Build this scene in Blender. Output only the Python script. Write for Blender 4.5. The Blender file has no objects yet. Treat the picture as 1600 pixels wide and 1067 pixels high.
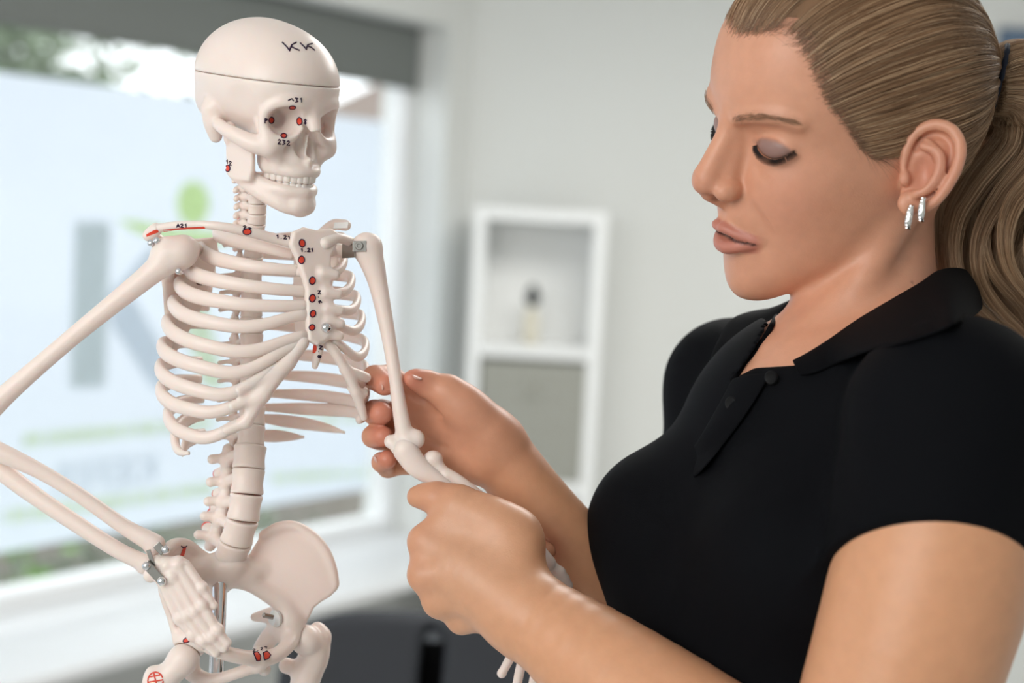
import bpy, math, random
import numpy as np
from mathutils import Vector, Matrix
from mathutils.bvhtree import BVHTree

random.seed(7)
rng = np.random.default_rng(11)
SC = bpy.context.scene
COL = SC.collection

# ------------------------------------------------------------------ camera
FPX, D0 = 2500.0, 1.10
SU = D0 / FPX                      # metres per unit of the drawing frame at the focus distance
CAM = np.array([0.0, 0.0, 1.50])
pitch, roll = math.radians(4.3), math.radians(3.0)
FWD = np.array([0, math.cos(pitch), -math.sin(pitch)])
_r0 = np.array([1.0, 0, 0]); _u0 = np.array([0, math.sin(pitch), math.cos(pitch)])
RIGHT = math.cos(roll) * _r0 + math.sin(roll) * _u0
UP = -math.sin(roll) * _r0 + math.cos(roll) * _u0
cam_d = bpy.data.cameras.new('camera')
cam = bpy.data.objects.new('camera', cam_d); COL.objects.link(cam)
M = Matrix.Identity(4)
for i in range(3):
    M[i][0], M[i][1], M[i][2], M[i][3] = RIGHT[i], UP[i], -FWD[i], CAM[i]
cam.matrix_world = M
cam_d.sensor_width = 36.0
cam_d.lens = FPX * 36.0 / 1600.0
cam_d.clip_start = 0.05
cam_d.dof.use_dof = True
cam_d.dof.focus_distance = 1.08
cam_d.dof.aperture_fstop = 3.6
SC.camera = cam

# ------------------------------------------------------------------ world, lamps, exposure
SC.view_settings.view_transform = 'Standard'
SC.view_settings.look = 'None'
SC.view_settings.exposure = 0.22
SC.view_settings.gamma = 1.0
SC.view_settings.use_curve_mapping = False
wd = bpy.data.worlds.new('overcast'); SC.world = wd
wd.use_nodes = True
bg = wd.node_tree.nodes['Background']
bg.inputs[0].default_value = (0.93, 0.95, 1.0, 1)
bg.inputs[1].default_value = 2.35

def area(name, loc, target, sx, sy, power, color=(1, 1, 1)):
    d = bpy.data.lights.new(name, 'AREA'); d.shape = 'RECTANGLE'
    d.size, d.size_y, d.energy, d.color = sx, sy, power, color
    o = bpy.data.objects.new(name, d); COL.objects.link(o)
    o.location = loc
    o.rotation_euler = (Vector(target) - Vector(loc)).to_track_quat('-Z', 'Y').to_euler()
    return o
area('added_fill_behind_camera', (-.9, -1.05, 1.95), (0.2, 1.6, 1.3), 2.8, 1.3, 50, (1.0, 0.98, 0.95))  # added soft fill from the camera side; no window is built there
area('added_fill_overhead', (0.9, 2.9, 2.55), (0.9, 2.9, 0), 1.6, 1.2, 48, (1.0, 0.98, 0.94))  # added overhead fill that brightens the room; no ceiling fitting is built

# ------------------------------------------------------------------ helpers: frame conversion
def W(u):                                   # drawing frame (x right, y down, z away; 0.44 mm units) -> world
    u = np.asarray(u, float)
    x = (u[..., 0] - 800) * SU; y = (u[..., 1] - 533.5) * SU; z = D0 + u[..., 2] * SU
    return CAM + x[..., None] * RIGHT - y[..., None] * UP + z[..., None] * FWD
def U(px, py, z=0.0):                       # a sight line at a given depth -> drawing frame
    k = 1 + z * SU / D0
    return np.array([800 + (px - 800) * k, 533.5 + (py - 533.5) * k, z], float)
def Us(pts): return np.array([U(*p) for p in pts])
def ray(px, py):
    return FWD + RIGHT * (px - 800) / FPX - UP * (py - 533.5) / FPX
def unit(v): v = np.asarray(v, float); return v / np.linalg.norm(v)

# ------------------------------------------------------------------ helpers: objects
def setp(o, label=None, cat=None, group=None, kind=None):
    if label: o['label'] = label
    if cat: o['category'] = cat
    if group: o['group'] = group
    if kind: o['kind'] = kind
    return o
def root_of(o):
    while o.parent: o = o.parent
    return o
def empty(name, loc):
    o = bpy.data.objects.new(name, None); COL.objects.link(o); o.location = loc
    o.empty_display_size = 0.05
    return o
def mesh(name, V, F, mat=None, parent=None, smooth=True, origin=None):
    V = np.asarray(V, float)
    off = np.zeros(3)
    if parent is not None:
        off = np.array(root_of(parent).location)
    elif origin is not None:
        off = np.asarray(origin, float)
    me = bpy.data.meshes.new(name)
    V2 = V - off
    if isinstance(F, np.ndarray) and F.ndim == 2:
        n, w = F.shape
        me.vertices.add(len(V2)); me.vertices.foreach_set('co', V2.astype(np.float32).ravel())
        me.loops.add(n * w); me.loops.foreach_set('vertex_index', F.astype(np.int32).ravel())
        me.polygons.add(n)
        me.polygons.foreach_set('loop_start', np.arange(0, n * w, w, dtype=np.int32))
        me.update(calc_edges=True); me.validate()
    else:
        me.from_pydata([tuple(v) for v in V2], [], [tuple(f) for f in F]); me.update()
    if smooth: me.polygons.foreach_set('use_smooth', [True] * len(me.polygons))
    if mat: me.materials.append(mat)
    o = bpy.data.objects.new(name, me); COL.objects.link(o)
    if parent is not None: o.parent = parent
    elif origin is not None: o.location = off
    return o
def vcol(o, C):
    a = o.data.color_attributes.new('tint', 'FLOAT_COLOR', 'POINT')
    C4 = np.ones((len(C), 4), np.float32); C4[:, :3] = C
    a.data.foreach_set('color', C4.ravel())
class MB:                                     # collects simple shapes into one mesh
    def __init__(s): s.V = []; s.F = []
    def add(s, V, F):
        b = len(s.V); s.V += [tuple(v) for v in V]; s.F += [tuple(i + b for i in f) for f in F]; return s
    def box(s, c, h, ax=None, bev=0.0):
        c = np.asarray(c, float); A = np.eye(3) if ax is None else np.asarray(ax, float)
        if bev <= 0:
            P = [c + A.T @ (np.array([i, j, k]) * h) for i in (-1, 1) for j in (-1, 1) for k in (-1, 1)]
            s.add(P, [(0, 1, 3, 2), (4, 6, 7, 5), (0, 4, 5, 1), (2, 3, 7, 6), (0, 2, 6, 4), (1, 5, 7, 3)])
        else:
            import bmesh
            bm = bmesh.new(); bmesh.ops.create_cube(bm, size=2.0)
            for v in bm.verts: v.co = Vector((v.co.x * h[0], v.co.y * h[1], v.co.z * h[2]))
            bmesh.ops.bevel(bm, geom=bm.edges[:], offset=bev, segments=3, profile=0.5, affect='EDGES')
            bm.verts.ensure_lookup_table()
            s.add([c + A.T @ np.array(v.co) for v in bm.verts], [[v.index for v in f.verts] for f in bm.faces]); bm.free()
        return s
    def cyl(s, a, b, ra, rb=None, n=24, cap=True):
        a = np.asarray(a, float); b = np.asarray(b, float); rb = ra if rb is None else rb
        d = unit(b - a); q = unit(np.cross(d, [0.3, 0.9, 0.2] if abs(d[0]) > .5 else [1, 0, .1])); w = np.cross(d, q)
        P = []
        for c, r in ((a, ra), (b, rb)):
            for i in range(n):
                t = 2 * math.pi * i / n; P.append(c + r * (math.cos(t) * q + math.sin(t) * w))
        F = [(i, (i + 1) % n, n + (i + 1) % n, n + i) for i in range(n)]
        if cap: F += [tuple(reversed(range(n))), tuple(range(n, 2 * n))]
        return s.add(P, F)
    def lathe(s, o, axis, prof, n=32):
        d = unit(axis); q = unit(np.cross(d, [0.3, 0.9, 0.2] if abs(d[0]) > .5 else [1, 0, .1])); w = np.cross(d, q)
        o = np.asarray(o, float); P = []
        for (r, h) in prof:
            for i in range(n):
                t = 2 * math.pi * i / n; P.append(o + d * h + r * (math.cos(t) * q + math.sin(t) * w))
        F = []
        for j in range(len(prof) - 1):
            for i in range(n): F.append((j * n + i, j * n + (i + 1) % n, (j + 1) * n + (i + 1) % n, (j + 1) * n + i))
        F += [tuple(reversed(range(n))), tuple((len(prof) - 1) * n + i for i in range(n))]
        return s.add(P, F)
    def build(s, name, mat, parent=None, smooth=False, origin=None):
        o = mesh(name, np.array(s.V), s.F, mat, parent, False, origin)
        if smooth:
            o.data.polygons.foreach_set('use_smooth', [True] * len(o.data.polygons))
            o.data.set_sharp_from_angle(angle=math.radians(40))
        return o
def catmull(P, n):
    P = np.asarray(P, float)
    if len(P) < 3: 
        t = np.linspace(0, 1, n * (len(P) - 1) + 1)[:, None]; return P[0] + (P[-1] - P[0]) * t
    Q = np.vstack([2 * P[0] - P[1], P, 2 * P[-1] - P[-2]]); out = []
    for i in range(len(P) - 1):
        p0, p1, p2, p3 = Q[i:i + 4]
        for t in np.arange(n) / n:
            out.append(.5 * (2 * p1 + (p2 - p0) * t + (2 * p0 - 5 * p1 + 4 * p2 - p3) * t * t + (3 * p1 - p0 - 3 * p2 + p3) * t ** 3))
    out.append(P[-1]); return np.array(out)
def sweep(P, R, n=12, sec=None, up=None, close=True):
    """tube along P with radii R (scalars) and optional per-point section squash (a along 'up', b across)"""
    P = np.asarray(P, float); m = len(P); R = np.broadcast_to(np.asarray(R, float), (m,))
    T = np.gradient(P, axis=0); T /= np.linalg.norm(T, axis=1)[:, None] + 1e-12
    V = []; last = None
    for i in range(m):
        if up is not None:
            a = np.asarray(up[i] if np.ndim(up) == 2 else up, float)
        else:
            a = last if last is not None else (np.array([0, 0, 1.0]) if abs(T[i][2]) < .9 else np.array([1.0, 0, 0]))
        a = unit(a - T[i] * a.dot(T[i])); b = np.cross(T[i], a); last = a
        sa, sb = (1, 1) if sec is None else sec[i] if np.ndim(sec) == 2 else sec
        for j in range(n):
            t = 2 * math.pi * j / n
            V.append(P[i] + R[i] * (sa * math.cos(t) * a + sb * math.sin(t) * b))
    F = [(i * n + j, i * n + (j + 1) % n, (i + 1) * n + (j + 1) % n, (i + 1) * n + j) for i in range(m - 1) for j in range(n)]
    if close: F += [tuple(reversed(range(n))), tuple((m - 1) * n + j for j in range(n))]
    return V, F

# ------------------------------------------------------------------ helpers: implicit surfaces
class SDF:
    """smooth blend of rounded shapes, meshed by surface nets (all in the drawing frame)"""
    def __init__(s, h): s.h = h; s.ops = []
    def _a(s, op, k, f, c, br): s.ops.append((op, k, f, np.asarray(c, float), br)); return s
    def sph(s, c, r, k=0, op='u'):
        c = np.asarray(c, float)
        return s._a(op, k, lambda P: np.sqrt(((P - c) ** 2).sum(1)) - r, c, r)
    def ell(s, c, r, R=None, k=0, op='u'):
        c = np.asarray(c, float); r = np.asarray(r, float); A = np.eye(3) if R is None else np.asarray(R, float)   # columns = axes
        def f(P):
            q = (P - c) @ A; k0 = np.sqrt(((q / r) ** 2).sum(1)); k1 = np.sqrt(((q / r ** 2) ** 2).sum(1)) + 1e-9
            return np.where(k0 < 1e-3, -r.min(), k0 * (k0 - 1) / k1)
        return s._a(op, k, f, c, r.max())
    def tube(s, pts, rs, k=0, op='u', n=5, flat=None):
        pts = np.asarray(pts, float); rs = np.broadcast_to(np.asarray(rs, float), (len(pts),))
        if len(pts) > 2: Q = catmull(np.column_stack([pts, rs]), n)
        else: Q = np.column_stack([pts, rs])
        A = Q[:-1, :3]; B = Q[1:, :3]; ra = Q[:-1, 3]; rb = Q[1:, 3]; AB = B - A; L = (AB ** 2).sum(1) + 1e-9
        c = (Q[:, :3].min(0) + Q[:, :3].max(0)) / 2; br = np.sqrt(((Q[:, :3] - c) ** 2).sum(1)).max() + Q[:, 3].max()
        fl = None if flat is None else (unit(flat[0]), flat[1])
        def f(P):
            pc = (P[0] + P[-1]) * .5; hr = math.sqrt(((P[0] - P[-1]) ** 2).sum()) * .5
            q = pc - A; t = np.clip((q * AB).sum(1) / L, 0, 1); w = q - t[:, None] * AB
            mr = 1.0 if fl is None else max(1.0, fl[1])
            dc = np.sqrt((w ** 2).sum(1)) - (ra + (rb - ra) * t)
            keep = np.nonzero(dc <= dc.min() + 2 * hr * mr + (0 if fl is None else ra.max()))[0]
            d = None
            for i in keep:
                q = P - A[i]; t = np.clip(q @ AB[i] / L[i], 0, 1); w = q - t[:, None] * AB[i]
                if fl is not None:
                    e = w @ fl[0]; w = w + (e * (fl[1] - 1))[:, None] * fl[0]
                v = np.sqrt(np.einsum('ij,ij->i', w, w)) - (ra[i] + (rb[i] - ra[i]) * t)
                d = v if d is None else np.minimum(d, v)
            return d
        return s._a(op, k, f, c, br)
    def plate(s, o, ex, ey, poly, half, k=0, op='u', bend=None, rnd=0):
        """extruded outline: origin o, in-plane axes ex, ey; optional bend(u, v) = offset along the normal"""
        o = np.asarray(o, float); ex = unit(ex); ey = unit(np.asarray(ey, float) - ex * np.dot(ex, ey)); en = np.cross(ex, ey)
        pg = np.asarray(poly, float); pr = np.roll(pg, -1, 0)
        c2 = (pg.min(0) + pg.max(0)) / 2; c = o + ex * c2[0] + ey * c2[1]
        br = np.sqrt(((pg - c2) ** 2).sum(1)).max() + half + 8
        if bend is not None: br += max(abs(bend(*p)) for p in pg)
        def f(P):
            q = P - o; u = q @ ex; v = q @ ey; w = q @ en
            if bend is not None: w = w - bend(u, v)
            d = np.full(len(P), 1e18); sg = np.ones(len(P))
            for a, b in zip(pg, pr):
                e = b - a; wx = u - a[0]; wy = v - a[1]; t = np.clip((wx * e[0] + wy * e[1]) / (e @ e), 0, 1)
                d = np.minimum(d, (wx - e[0] * t) ** 2 + (wy - e[1] * t) ** 2)
                c1 = v >= a[1]; c2_ = v < b[1]; c3 = e[0] * wy > e[1] * wx
                fl = (c1 & c2_ & c3) | (~c1 & ~c2_ & ~c3); sg = np.where(fl, -sg, sg)
            d = sg * np.sqrt(d) + rnd; e2 = np.abs(w) - half + rnd
            return np.minimum(np.maximum(d, e2), 0) + np.sqrt(np.maximum(d, 0) ** 2 + np.maximum(e2, 0) ** 2) - rnd
        return s._a(op, k, f, c, br)
    def half(s, p, n, k=0, op='s'):
        p = np.asarray(p, float); n = unit(n)
        return s._a(op, k, lambda P: (P - p) @ n, p, 1e5)
    def fn(s, f, c, br, k=0, op='u'): return s._a(op, k, f, c, br)
    def bump(s, c, amp, sig):                              # + raises the surface, - sinks it
        c = np.asarray(c, float)
        return s._a('d', 0, lambda P: amp * np.exp(-((P - c) ** 2).sum(1) / (sig * sig)), c, 3 * sig)
    def groove(s, pts, amp, sig):
        pts = catmull(np.asarray(pts, float), 5)
        c = (pts.min(0) + pts.max(0)) / 2; br = np.sqrt(((pts - c) ** 2).sum(1)).max() + 3 * sig
        A = pts[:-1]; AB = pts[1:] - A; L = (AB ** 2).sum(1) + 1e-9; m = len(A)
        def f(P):
            d = np.full(len(P), 1e9); tt = np.zeros(len(P))
            for i, (a, ab, l) in enumerate(zip(A, AB, L)):
                q = P - a; t = np.clip(q @ ab / l, 0, 1); e = ((q - t[:, None] * ab) ** 2).sum(1)
                tt = np.where(e < d, (i + t) / m, tt); d = np.minimum(d, e)
            return -amp * np.exp(-d / (sig * sig)) * np.clip(4 * np.minimum(tt, 1 - tt) + .1, 0, 1)
        return s._a('d', 0, f, c, br)
    def ev(s, P, bc=None, bR=0.0):
        big = 1e3; d = np.full(len(P), big)
        for op, k, f, c, br in s.ops:
            if bc is not None:
                lb = math.sqrt(((bc - c) ** 2).sum()) - br - bR
                if lb > (k + 16 if op != 'd' else 0) and br < 9e4: continue
            if op == 'd': d = d - f(P); continue
            e = f(P)
            if op == 'u':
                if k > 0:
                    h = np.maximum(k - np.abs(d - e), 0) / k; d = np.minimum(d, e) - h * h * k * .25
                else: d = np.minimum(d, e)
            else:
                if op == 's': e = -e
                if k > 0:
                    h = np.maximum(k - np.abs(d - e), 0) / k; d = np.maximum(d, e) + h * h * k * .25
                else: d = np.maximum(d, e)
        return d
    def bounds(s):
        lo = np.full(3, 1e9); hi = -lo
        for op, k, f, c, br in s.ops:
            if op == 'u': lo = np.minimum(lo, c - br - min(k, 14)); hi = np.maximum(hi, c + br + min(k, 14))
        return lo - 3 * s.h, hi + 3 * s.h
    def mesh(s, n=14):
        h = s.h; lo, hi = s.bounds(); bs = n * h
        nb = np.ceil((hi - lo) / bs).astype(int)
        G = nb * n + 2
        I = np.arange(n + 1); gi, gj, gk = np.meshgrid(I, I, I, indexing='ij')
        base = np.stack([gi, gj, gk], -1).reshape(-1, 3) * h
        bR = bs * math.sqrt(3) / 2
        key = lambda a: (a[:, 0] * G[1] + a[:, 1]) * G[2] + a[:, 2]
        vk, vp, q4 = [], [], []
        cor = np.array([(a, b, c) for a in (0, 1) for b in (0, 1) for c in (0, 1)])
        eds = [(a, b) for a in range(8) for b in range(8) if a < b and np.abs(cor[a] - cor[b]).sum() == 1]
        for bx in range(nb[0]):
            for by in range(nb[1]):
                for bz in range(nb[2]):
                    o = lo + np.array([bx, by, bz]) * bs; bc = o + bs / 2
                    near = False
                    for op, k, f, c, br in s.ops:
                        if op == 'u' and math.sqrt(((bc - c) ** 2).sum()) - br - bR < min(k * .3, 14) + 2 * h: near = True; break
                    if not near: continue
                    d0 = s.ev(bc[None], bc, bR)[0]
                    if abs(d0) > bR * 1.7 + 12 and abs(d0) < 900: continue
                    d = s.ev(o + base, bc, bR)
                    if d.min() > 0 or d.max() < 0: continue
                    d = d.reshape(n + 1, n + 1, n + 1); ins = d < 0
                    cnt = np.zeros((n, n, n), int)
                    for a, b, c in cor: cnt += ins[a:a + n, b:b + n, c:c + n]
                    act = np.argwhere((cnt > 0) & (cnt < 8))
                    g0 = np.array([bx, by, bz]) * n
                    if len(act):
                        cv = np.stack([d[act[:, 0] + a, act[:, 1] + b, act[:, 2] + c] for a, b, c in cor], 1)
                        acc = np.zeros((len(act), 3)); ct = np.zeros(len(act))
                        for a, b in eds:
                            m = (cv[:, a] < 0) != (cv[:, b] < 0)
                            t = np.where(m, cv[:, a] / (cv[:, a] - cv[:, b] + 1e-12), 0)
                            acc += np.where(m[:, None], cor[a] + t[:, None] * (cor[b] - cor[a]), 0); ct += m
                        vp.append(o + (act + acc / ct[:, None]) * h); vk.append(key(act + g0))
                    for ax in range(3):
                        sl = [slice(0, n)] * 3; s2 = list(sl); s2[ax] = slice(1, n + 1)
                        m = ins[tuple(sl)] != ins[tuple(s2)]
                        e = np.argwhere(m)
                        if not len(e): continue
                        fl = ins[tuple(sl)][m]
                        e = e + g0; u = np.zeros(3, int); v = np.zeros(3, int); u[(ax + 1) % 3] = 1; v[(ax + 2) % 3] = 1
                        qk = np.stack([key(e - u - v), key(e - v), key(e), key(e - u)], 1)
                        qk[~fl] = qk[~fl][:, ::-1]
                        q4.append(qk)
        vk = np.concatenate(vk); vp = np.concatenate(vp); q4 = np.concatenate(q4)
        vk, ix = np.unique(vk, return_index=True); vp = vp[ix]
        j = np.searchsorted(vk, q4); j = np.clip(j, 0, len(vk) - 1)
        ok = (vk[j] == q4).all(1); F = j[ok]
        return vp, F
    def build(s, name, mat, parent=None, origin=None, relax=1, whole=False):
        V, F = s.mesh()
        if whole:                                           # drop stray flecks, keep the large connected shells
            lab = np.arange(len(V))
            for _ in range(400):
                m = lab[F].min(1); l2 = lab.copy()
                for a in range(4): np.minimum.at(l2, F[:, a], m)
                l2 = l2[l2]
                if (l2 == lab).all(): break
                lab = l2
            cnt = np.bincount(lab, minlength=len(V)); F = F[cnt[lab[F[:, 0]]] > .02 * len(V)]
            us = np.unique(F); mp = np.zeros(len(V), int); mp[us] = np.arange(len(us)); V = V[us]; F = mp[F]
        for _ in range(relax):                              # light smoothing of the voxel grid
            A = np.zeros_like(V); c = np.zeros(len(V))
            for a in range(4):
                b = (a + 1) % 4
                np.add.at(A, F[:, a], V[F[:, b]]); np.add.at(c, F[:, a], 1)
                np.add.at(A, F[:, b], V[F[:, a]]); np.add.at(c, F[:, b], 1)
            V = V + .5 * (A / np.maximum(c, 1)[:, None] - V)
        o = mesh(name, W(V), F[:, ::-1].copy(), mat, parent, True, origin)
        s.V = V
        return o

# ------------------------------------------------------------------ helpers: materials
def mat(name, col=(.8, .8, .8), rough=.5, spec=.5, metal=0, sss=0, sssr=(1, .35, .2), sscale=.004, tint=False, bump=0, bscale=800, sheen=0, coat=0):
    m = bpy.data.materials.new(name); m.use_nodes = True
    nt = m.node_tree; b = nt.nodes['Principled BSDF']
    b.inputs['Base Color'].default_value = (*col, 1); b.inputs['Roughness'].default_value = rough
    b.inputs['Specular IOR Level'].default_value = spec; b.inputs['Metallic'].default_value = metal
    if sss:
        b.inputs['Subsurface Weight'].default_value = sss; b.inputs['Subsurface Radius'].default_value = sssr
        b.inputs['Subsurface Scale'].default_value = sscale
    b.inputs['Sheen Weight'].default_value = sheen; b.inputs['Coat Weight'].default_value = coat
    if tint:
        a = nt.nodes.new('ShaderNodeVertexColor'); a.layer_name = 'tint'
        tcx = nt.nodes.new('ShaderNodeTexCoord'); n1 = nt.nodes.new('ShaderNodeTexNoise'); n1.inputs['Scale'].default_value = 110; n1.inputs['Detail'].default_value = 6
        rp = nt.nodes.new('ShaderNodeMapRange'); rp.inputs[1].default_value = .3; rp.inputs[2].default_value = .7; rp.inputs[3].default_value = .965; rp.inputs[4].default_value = 1.03
        mx = nt.nodes.new('ShaderNodeMixRGB'); mx.blend_type = 'MULTIPLY'; mx.inputs[0].default_value = 1
        nt.links.new(tcx.outputs['Object'], n1.inputs['Vector']); nt.links.new(n1.outputs['Fac'], rp.inputs[0])
        nt.links.new(a.outputs['Color'], mx.inputs[1]); nt.links.new(rp.outputs[0], mx.inputs[2]); nt.links.new(mx.outputs[0], b.inputs['Base Color'])
    if bump:
        tc = nt.nodes.new('ShaderNodeTexCoord'); nz = nt.nodes.new('ShaderNodeTexNoise'); nz.inputs['Scale'].default_value = bscale
        nz.inputs['Detail'].default_value = 3
        bp = nt.nodes.new('ShaderNodeBump'); bp.inputs['Strength'].default_value = bump; bp.inputs['Distance'].default_value = .001
        nt.links.new(tc.outputs['Object'], nz.inputs['Vector']); nt.links.new(nz.outputs['Fac'], bp.inputs['Height'])
        nt.links.new(bp.outputs['Normal'], b.inputs['Normal'])
    return m

# ================================================================== the room
m_wall = mat('matte white wall paint', (.78, .79, .765), .9, .2, bump=.05, bscale=300)
m_ceil = mat('white ceiling paint', (.85, .85, .84), .95, .1)
m_floor = mat('pale grey vinyl floor', (.62, .63, .63), .45, .4, bump=.03, bscale=60)
m_trim = mat('white satin window paint', (.86, .87, .88), .35, .4)
m_shelf = mat('white laminate', (.94, .95, .94), .4, .4)
WD = np.array([math.sin(math.radians(33.4)), math.cos(math.radians(33.4)), 0])     # along the window wall, away from us
WN = np.array([WD[1], -WD[0], 0])                                                  # into the room
ZU = np.array([0, 0, 1.0])
CORNER = np.array([-0.17, 5.22, 0.0])
WAX = np.array([WD, WN, ZU])
def on_plane(px, py, off):                   # sight line met with the window wall plane shifted by off: (along, height)
    r = ray(px, py); p0 = CORNER + WN * off
    t = (p0 - CAM).dot(WN) / r.dot(WN); p = CAM + r * t
    return (p - CORNER).dot(WD), p[2]
def wb(mb, s0, s1, n0, n1, z0, z1, bev=0):   # box in wall coordinates
    c = CORNER + WD * (s0 + s1) / 2 + WN * (n0 + n1) / 2 + ZU * (z0 + z1) / 2
    return mb.box(c, np.array([abs(s1 - s0), abs(n1 - n0), abs(z1 - z0)]) / 2, WAX, bev)
WT = 0.26
sR = on_plane(684, 300, -0.02)[0]            # right jamb of the window
sL = -6.6
Z_SILL, Z_HEAD = 0.47, 2.10
mb = MB()
wb(mb, sR, 0.02, -WT, 0, 0, 2.6); wb(mb, sL - .95, sL, -WT, 0, 0, 2.6)
wb(mb, sL, sR, -WT, 0, 0, Z_SILL - .03); wb(mb, sL, sR, -WT, 0, Z_HEAD, 2.6)
setp(mb.build('wall_left', m_wall), kind='structure')
setp(MB().box((1.62, CORNER[1] + .06, 1.3), (2.05, .06, 1.3)).build('wall_back', m_wall), kind='structure')
setp(MB().box((3.5, 2.1, 1.3), (.06, 3.25, 1.3)).build('wall_right', m_wall), kind='structure')
def prism(poly, z0, z1):
    n = len(poly)
    return [(x, y, z0) for x, y in poly] + [(x, y, z1) for x, y in poly], \
        [tuple(range(n)), tuple(reversed(range(n, 2 * n)))] + [(i, n + i, n + (i + 1) % n, (i + 1) % n) for i in range(n)]
setp(MB().box((-.4, -1.2, 1.3), (4.0, .06, 1.3)).build('wall_front', m_wall), kind='structure')
FB = [(-4.34, -1.15), (-.18, 5.22), (3.44, 5.22), (3.44, -1.15)]
setp(mesh('floor', *prism(FB, -.05, 0.0), m_floor, smooth=False), kind='structure')
setp(mesh('ceiling', *prism(FB, 2.6, 2.65), m_ceil, smooth=False), kind='structure')

# --- window: frame, panes, frosted film with lettering, blind
GL = -0.17                                   # glass plane
win = empty('window_1', CORNER + WD * (sR - 1) + WN * GL); setp(win, kind='structure')
mb = MB()
fw = .05
wb(mb, sR - fw, sR, GL - .04, GL + .04, Z_SILL, Z_HEAD, .006)
wb(mb, sL, sL + fw, GL - .04, GL + .04, Z_SILL, Z_HEAD, .006)
wb(mb, sL + fw, sR - fw, GL - .04, GL + .04, Z_SILL, Z_SILL + .05, .006)
wb(mb, sL + fw, sR - fw, GL - .04, GL + .04, Z_HEAD - .05, Z_HEAD, .006)
mb.build('window_frame', m_trim, win, True)
mb = MB(); wb(mb, sL, sR, GL + .041, .0, Z_SILL - .028, Z_SILL, .004); wb(mb, sL, -.03, .001, .34, Z_SILL - .03, Z_SILL, .006)
mb.build('window_sill', m_trim, win, True)
def glassy(name, tr, gl=.06, rough=0):
    m = bpy.data.materials.new(name); m.use_nodes = True; nt = m.node_tree; nt.nodes.clear()
    o = nt.nodes.new('ShaderNodeOutputMaterial'); mx = nt.nodes.new('ShaderNodeMixShader'); t = nt.nodes.new('ShaderNodeBsdfTransparent')
    g = nt.nodes.new('ShaderNodeBsdfGlossy'); g.inputs['Roughness'].default_value = rough
    t.inputs[0].default_value = (*tr, 1); mx.inputs[0].default_value = gl
    nt.links.new(t.outputs[0], mx.inputs[1]); nt.links.new(g.outputs[0], mx.inputs[2]); nt.links.new(mx.outputs[0], o.inputs[0]); return m
m_glass = glassy('clear glass', (.96, .98, .97))
def filmy(name, col, clear):
    m = bpy.data.materials.new(name); m.use_nodes = True; nt = m.node_tree; nt.nodes.clear()
    o = nt.nodes.new('ShaderNodeOutputMaterial'); mx = nt.nodes.new('ShaderNodeMixShader'); t = nt.nodes.new('ShaderNodeBsdfTransparent')
    tl = nt.nodes.new('ShaderNodeBsdfTranslucent'); df = nt.nodes.new('ShaderNodeBsdfDiffuse'); m2 = nt.nodes.new('ShaderNodeMixShader')
    tl.inputs[0].default_value = (*col, 1); df.inputs[0].default_value = (*col, 1); m2.inputs[0].default_value = .22
    mx.inputs[0].default_value = 1 - clear
    nt.links.new(tl.outputs[0], m2.inputs[1]); nt.links.new(df.outputs[0], m2.inputs[2])
    nt.links.new(t.outputs[0], mx.inputs[1]); nt.links.new(m2.outputs[0], mx.inputs[2]); nt.links.new(mx.outputs[0], o.inputs[0]); return m
m_film = filmy('frosted white window film', (.84, .88, .93), .12)
m_film_grey = filmy('grey window lettering', (.75, .79, .785), .1)
m_film_pale = filmy('pale grey window lettering', (.79, .83, .86), .1)
m_film_green = filmy('lime green window lettering', (.80, .91, .60), .1)
m_film_lgreen = filmy('pale lime window lettering', (.84, .90, .76), .1)
mb = MB(); wb(mb, sL + fw, sR - fw, GL - .012, GL - .004, Z_SILL + .05, Z_HEAD - .05)
mb.build('window_pane', m_glass, win)
Z_F0, Z_F1 = 0.615, on_plane(150, 132, GL)[1]
mb = MB(); wb(mb, sL + fw, sR - fw - .05, GL - .0035, GL - .0025, Z_F0, Z_F1)
mb.build('frosted_film', m_film, win)
def letter(px_poly, mt, name='lettering', dz=0.002):
    P = [on_plane(x, y, GL) for x, y in px_poly]; n = len(P)
    V = [CORNER + WD * s + WN * (GL + dz) + ZU * z for s, z in P] + [CORNER + WD * s + WN * (GL + dz + .0015) + ZU * z for s, z in P]
    F = [tuple(range(n)), tuple(reversed(range(n, 2 * n)))] + [(i, n + i, n + (i + 1) % n, (i + 1) % n) for i in range(n)]
    return mesh(name, V, F, mt, win, False)
s0, zt = on_plane(117, 346, GL); s1, _ = on_plane(171, 346, GL); _, zb = on_plane(117, 606, GL)
def wpoly(P, mt, name='lettering', dz=0.002):
    n = len(P)
    V = [CORNER + WD * s + WN * (GL + dz) + ZU * z for s, z in P] + [CORNER + WD * s + WN * (GL + dz + .0015) + ZU * z for s, z in P]
    F = [tuple(range(n)), tuple(reversed(range(n, 2 * n)))] + [(i, n + i, n + (i + 1) % n, (i + 1) % n) for i in range(n)]
    return mesh(name, V, F, mt, win, False)
wpoly([(s0, zb), (s1, zb), (s1, zt), (s0, zt)], m_film_grey)                         # upright of the big K
letter([(172, 505), (172, 458), (232, 388), (262, 388), (205, 462), (288, 606), (238, 606)], m_film_pale)  # its two limbs
cs, cz = on_plane(301, 318, GL)
wpoly([(cs + .062 * math.cos(t), cz + .062 * math.sin(t)) for t in np.linspace(0, 2 * math.pi, 33)[:-1]], m_film_green)
letter([(182, 342), (215, 346), (262, 356), (330, 362), (400, 352), (400, 372), (330, 384), (256, 376), (210, 362)], m_film_green)
letter([(268, 380), (300, 380), (320, 470), (350, 606), (318, 606), (290, 520)], m_film_lgreen)
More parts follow.
